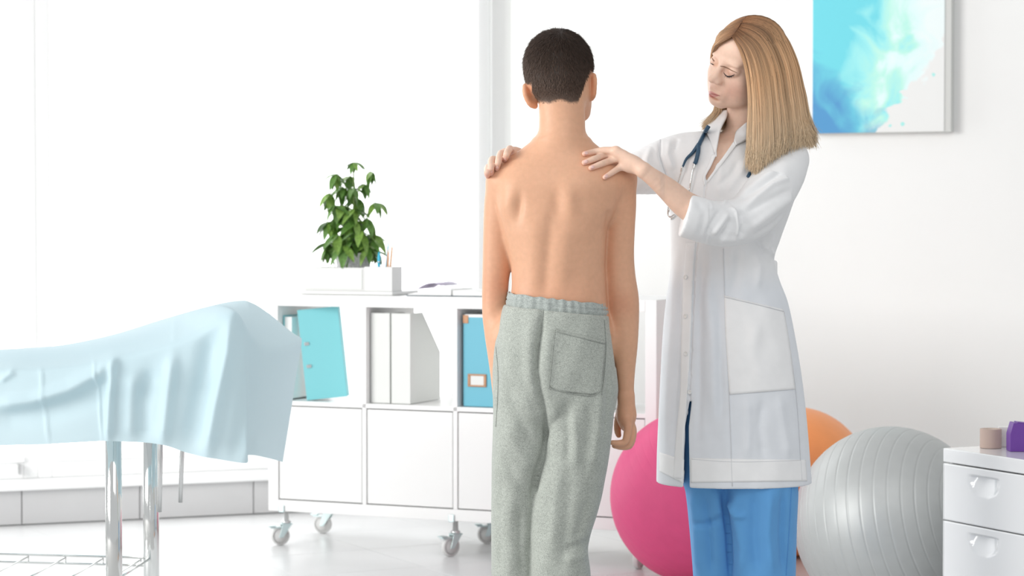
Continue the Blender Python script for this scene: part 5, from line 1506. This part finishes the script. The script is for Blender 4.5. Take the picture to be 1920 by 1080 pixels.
strip('hem_band', cb_, [(1295, 859), (1295.5, 905)], [(1510, 862), (1513, 902)], 60, 10, .0014, .0012, M_coat2, doc)
strip('hem_band', cb_, [(1237, 848), (1237, 884)], [(1282, 862), (1281, 906)], 14, 10, .0014, .0012, M_coat2, doc)
strip('button_placket', cb_, [(1302, 462), (1281, 560), (1277, 660), (1272, 760), (1264, 890)], [(1305, 462), (1297, 560), (1293.5, 660), (1289.5, 750), (1282, 890)], 6, 60, .0016, .0014, M_coat2, doc) if False else None
strip('button_placket', cb_, [(1287, 455), (1281, 540), (1278, 640), (1276, 735), (1268, 820), (1263, 898)], [(1304, 455), (1298, 540), (1294.5, 640), (1289, 735), (1282.5, 820), (1278.5, 898)], 6, 80, .0016, .0014, M_coat2, doc)
M_thread = cloth_mat('white_thread', (.70, .71, .735))
for nm, pts in (('princess_seam', [(1356, 466), (1358, 540), (1361, 620), (1367, 740), (1373, 912)]), ('side_seam', [(1470, 585), (1482, 660), (1494, 760), (1503, 900)]), ('placket_stitch', [(1290, 750), (1286, 820), (1281, 900)]),
                ('pocket_stitch', [(1358, 557), (1410, 569), (1468, 584)]), ('hem_stitch', [(1297, 861), (1380, 866), (1500, 863)]), ('shoulder_seam', [(1238, 262), (1236, 285), (1248, 325), (1262, 350)])):
    seam(nm, cb_, pts, .0008, .0012 if nm != 'pocket_stitch' else .0030, M_thread, doc, 50)
M_btn = mat('pearl_button', (.86, .87, .86), .25, coat=.5)
for x_, y_ in ((1286.5, 520), (1286.5, 593), (1287, 663), (1294, 735)):
    c, n = hit(cb_, x_, y_, .0028)
    if c is None: continue
    q = Vector(n).to_track_quat('Z', 'Y').to_matrix().to_4x4(); q.translation = Vector(c)
    lathe('button', ((0, .0008), (.0035, .0008), (.0048, .0022), (.0056, .0016), (.0058, 0), (0, -.001)), M_btn, doc, q, 18)
# back belt tab at the waist
bt = [dw(1432, 488, .0), dw(1457, 521, .0)]
box('belt_tab', (bt[0][0], DY-.012, bt[1][2]), (bt[1][0], DY+.05, bt[0][2]), M_coat2, doc, None, .006)
# collar : stand and folded points
def collar(name, poly, deps, th=.004):
    bm = bmesh.new(); vs = [bm.verts.new(W(px, py, yy)) for (px, py), yy in zip(poly, deps)]
    f = bm.faces.new(vs)
    bmesh.ops.triangulate(bm, faces=[f])
    bmesh.ops.subdivide_edges(bm, edges=bm.edges[:], cuts=3, use_grid_fill=True)
    o = from_bm(name, bm, M_coat2, doc, smooth=True)
    m = o.modifiers.new('s', 'SOLIDIFY'); m.thickness = th; m.offset = 0
    b_ = o.modifiers.new('b', 'BEVEL'); b_.width = .001; b_.segments = 2
    return o
def ribbon(name, edge_a, edge_b, n=24, th=.004, mtl=None, bulge=.003):
    """cloth ribbon between two 3-D edge curves (x, y, depth)"""
    A_ = crv([W(*p) for p in edge_a], n); B_ = crv([W(*p) for p in edge_b], n); mcols = 8
    V_ = np.array([[A_[i]*(1-j/mcols)+B_[i]*(j/mcols) for j in range(mcols+1)] for i in range(n)])
    bul = np.sin(np.linspace(0, PI, mcols+1))*bulge
    V_[:, :, 1] -= bul[None]
    F_ = [(i*(mcols+1)+j, i*(mcols+1)+j+1, (i+1)*(mcols+1)+j+1, (i+1)*(mcols+1)+j) for i in range(n-1) for j in range(mcols)]
    o = mesh_fast(name, V_.reshape(-1, 3), F_, mtl or M_coat2, doc)
    m = o.modifiers.new('s', 'SOLIDIFY'); m.thickness = th; m.offset = 0
    return o
def fy(x, y, off=.006):
    c, n = hit(cb_, x, y, 0); return (c[1] if c is not None else 5.54)-off
ribbon('collar', [(1365, 207, 5.60), (1361, 221, 5.575), (1350, 245, 5.545), (1344.5, 276, fy(1340, 278)), (1342.5, 294, fy(1336, 294))],
       [(1347, 208, 5.66), (1335, 224, 5.63), (1324, 240, 5.60), (1330, 258, fy(1330, 258)), (1340, 284, fy(1336, 284))])
ribbon('collar', [(1410, 222, 5.56), (1395, 233, 5.545), (1381, 247, fy(1384, 252)), (1376, 264, fy(1379, 268))],
       [(1425, 246, 5.54), (1410, 256, fy(1410, 258)), (1396, 264, fy(1396, 266)), (1380, 272, fy(1384, 274))])
ribbon('lapel_edge', [(1376, 265, fy(1380, 268, .003)), (1352, 300, fy(1356, 304, .003)), (1325.5, 340, fy(1329, 344, .003))], [(1384, 268, fy(1386, 270, .003)), (1358, 302, fy(1360, 305, .003)), (1326.5, 343, fy(1330, 346, .003))], th=.0012, bulge=.0008)
ribbon('lapel_edge', [(1342.5, 290, fy(1338, 292, .003)), (1333, 312, fy(1330, 314, .003)), (1322.5, 331, fy(1318, 333, .003)), (1322, 345, fy(1317, 347, .003))], [(1335, 290, fy(1334, 292, .003)), (1328, 311, fy(1326, 313, .003)), (1318, 331, fy(1316, 333, .003)), (1320.5, 348, fy(1316, 349, .003))], th=.0012, bulge=.0008)

# ---- blue trousers
M_blue_t = cloth_mat('blue_scrub', (.125, .36, .70), .8)
TS_ = Sdf()
TS_.stack([drow(740, 1272, 1372, .110, .030), drow(890, 1276, 1372, .108, .030), drow(925, 1286, 1372, .104, .032), drow(980, 1292, 1376, .095, .036), drow(1080, 1300, 1381, .080, .04), drow(1200, 1306, 1384, .070, .045), drow(1290, 1308, 1386, .066, .045)], 2.3, .006)
TS_.stack([drow(760, 1356, 1494, .10, -.005), drow(915, 1357, 1496, .098, -.02), drow(980, 1363, 1493.5, .092, -.022), drow(1080, 1371, 1491, .085, -.024), drow(1200, 1378, 1486, .078, -.022), drow(1290, 1382, 1482, .074, -.02)], 2.3, .006)
V, F = TS_.mesh(dw(1262, 1298, -.14), dw(1510, 736, .16), .0034)
V = lap(V, F, 1, .4)
N = normals(V, F); fc = facing(V, N); x, y = pix(V)
d = np.zeros(len(V))
for pl_, w_, amp in (([(1300, 915), (1308, 990), (1312, 1080)], 9, .006), ([(1320, 920), (1330, 1000), (1335, 1080)], 9, -.006), ([(1340, 915), (1348, 970)], 8, .005), ([(1355, 925), (1366, 1000), (1371, 1080)], 5, -.006),
                     ([(1385, 915), (1380, 960), (1395, 1030), (1390, 1080)], 10, .006), ([(1415, 915), (1412, 1000), (1420, 1080)], 12, -.006), ([(1445, 920), (1440, 1000), (1448, 1080)], 10, .006), ([(1470, 915), (1466, 1000), (1470, 1080)], 8, -.006), ([(1300, 980), (1320, 985), (1350, 975)], 7, -.005), ([(1365, 940), (1385, 965), (1400, 970)], 7, .005)):
    d += G(x, y, pl_, w_*.9, amp*1.7)
V = V+N*(d*fc)[:, None]
tr_ = mesh_fast('trousers', V, F, M_blue_t, doc); tr_['label'] = 'sky blue trousers'
tbv = bvh(tr_)
seam('trouser_seam', tbv, [(1484, 915), (1480, 990), (1474, 1078)], .0010, .0006, mat('blue_thread', (.10, .30, .62), .8), doc)

# ---- stethoscope round the neck
ste = empty('stethoscope', tuple(W(1320, 262, fy(1318, 262, .01))), 'navy stethoscope hanging round the doctor\'s neck', 'stethoscope')
M_navy = mat('navy_tubing', (.030, .085, .15), .4)
def cpts(pts, off, n):
    P2 = crv(pts, n); out = []
    for a, b in P2:
        c, nn = hit(cb_, a, b, 0)
        yy = (c[1] if c is not None else (out[-1][1]+off if out else 5.55))-off
        out.append(W(a, b, yy))
    P = np.array(out); P[1:-1, 1] = (P[:-2, 1]+P[1:-1, 1]*2+P[2:, 1])/4
    return P
tube('tubing', cpts([(1329, 236), (1322, 248), (1314, 264), (1310, 273)], .008, 20), .0053, M_navy, ste, 12)
tube('tubing', cpts([(1310, 270), (1309, 285), (1305, 302), (1302.5, 307)], .009, 20), .0052, M_navy, ste, 12)
tube('tubing', cpts([(1309, 272), (1298, 287), (1287, 298), (1280, 313)], .007, 20), np.linspace(.005, .0026, 20), M_navy, ste, 12)
tube('ear_tube', cpts([(1302, 306), (1298, 325), (1294, 350), (1289, 375), (1278, 400)], .008, 24), .0021, M_chrome, ste, 10)
tube('ear_tube', cpts([(1279, 313), (1274, 335), (1266, 360), (1257, 385), (1254, 398)], .008, 24), .0019, M_chrome, ste, 10)
tube('spring_clip', cpts([(1302, 306), (1301, 316)], .0085, 8), .0036, M_chrome, ste, 10)
tube('spring_clip', cpts([(1279, 312), (1277.5, 322)], .0085, 8), .0030, M_chrome, ste, 10)
e1 = crv([W(1253, 388, 5.47), W(1252.5, 402, 5.468), W(1257, 407, 5.465), W(1264, 403, 5.462), W(1270, 405, 5.46)], 20)
tube('ear_tube', e1, .0021, M_chrome, ste, 8)
tube('ear_tip', crv([W(1258, 411, 5.462), W(1263, 409, 5.46), W(1269, 404, 5.458)], 8), [.0028, .003, .003, .0028, .0024, .0022, .002, .0018], M_chrome, ste, 8)
tube('tubing', cpts([(1416, 306), (1410, 318), (1403, 332)], .006, 12), .0053, M_navy, ste, 12)
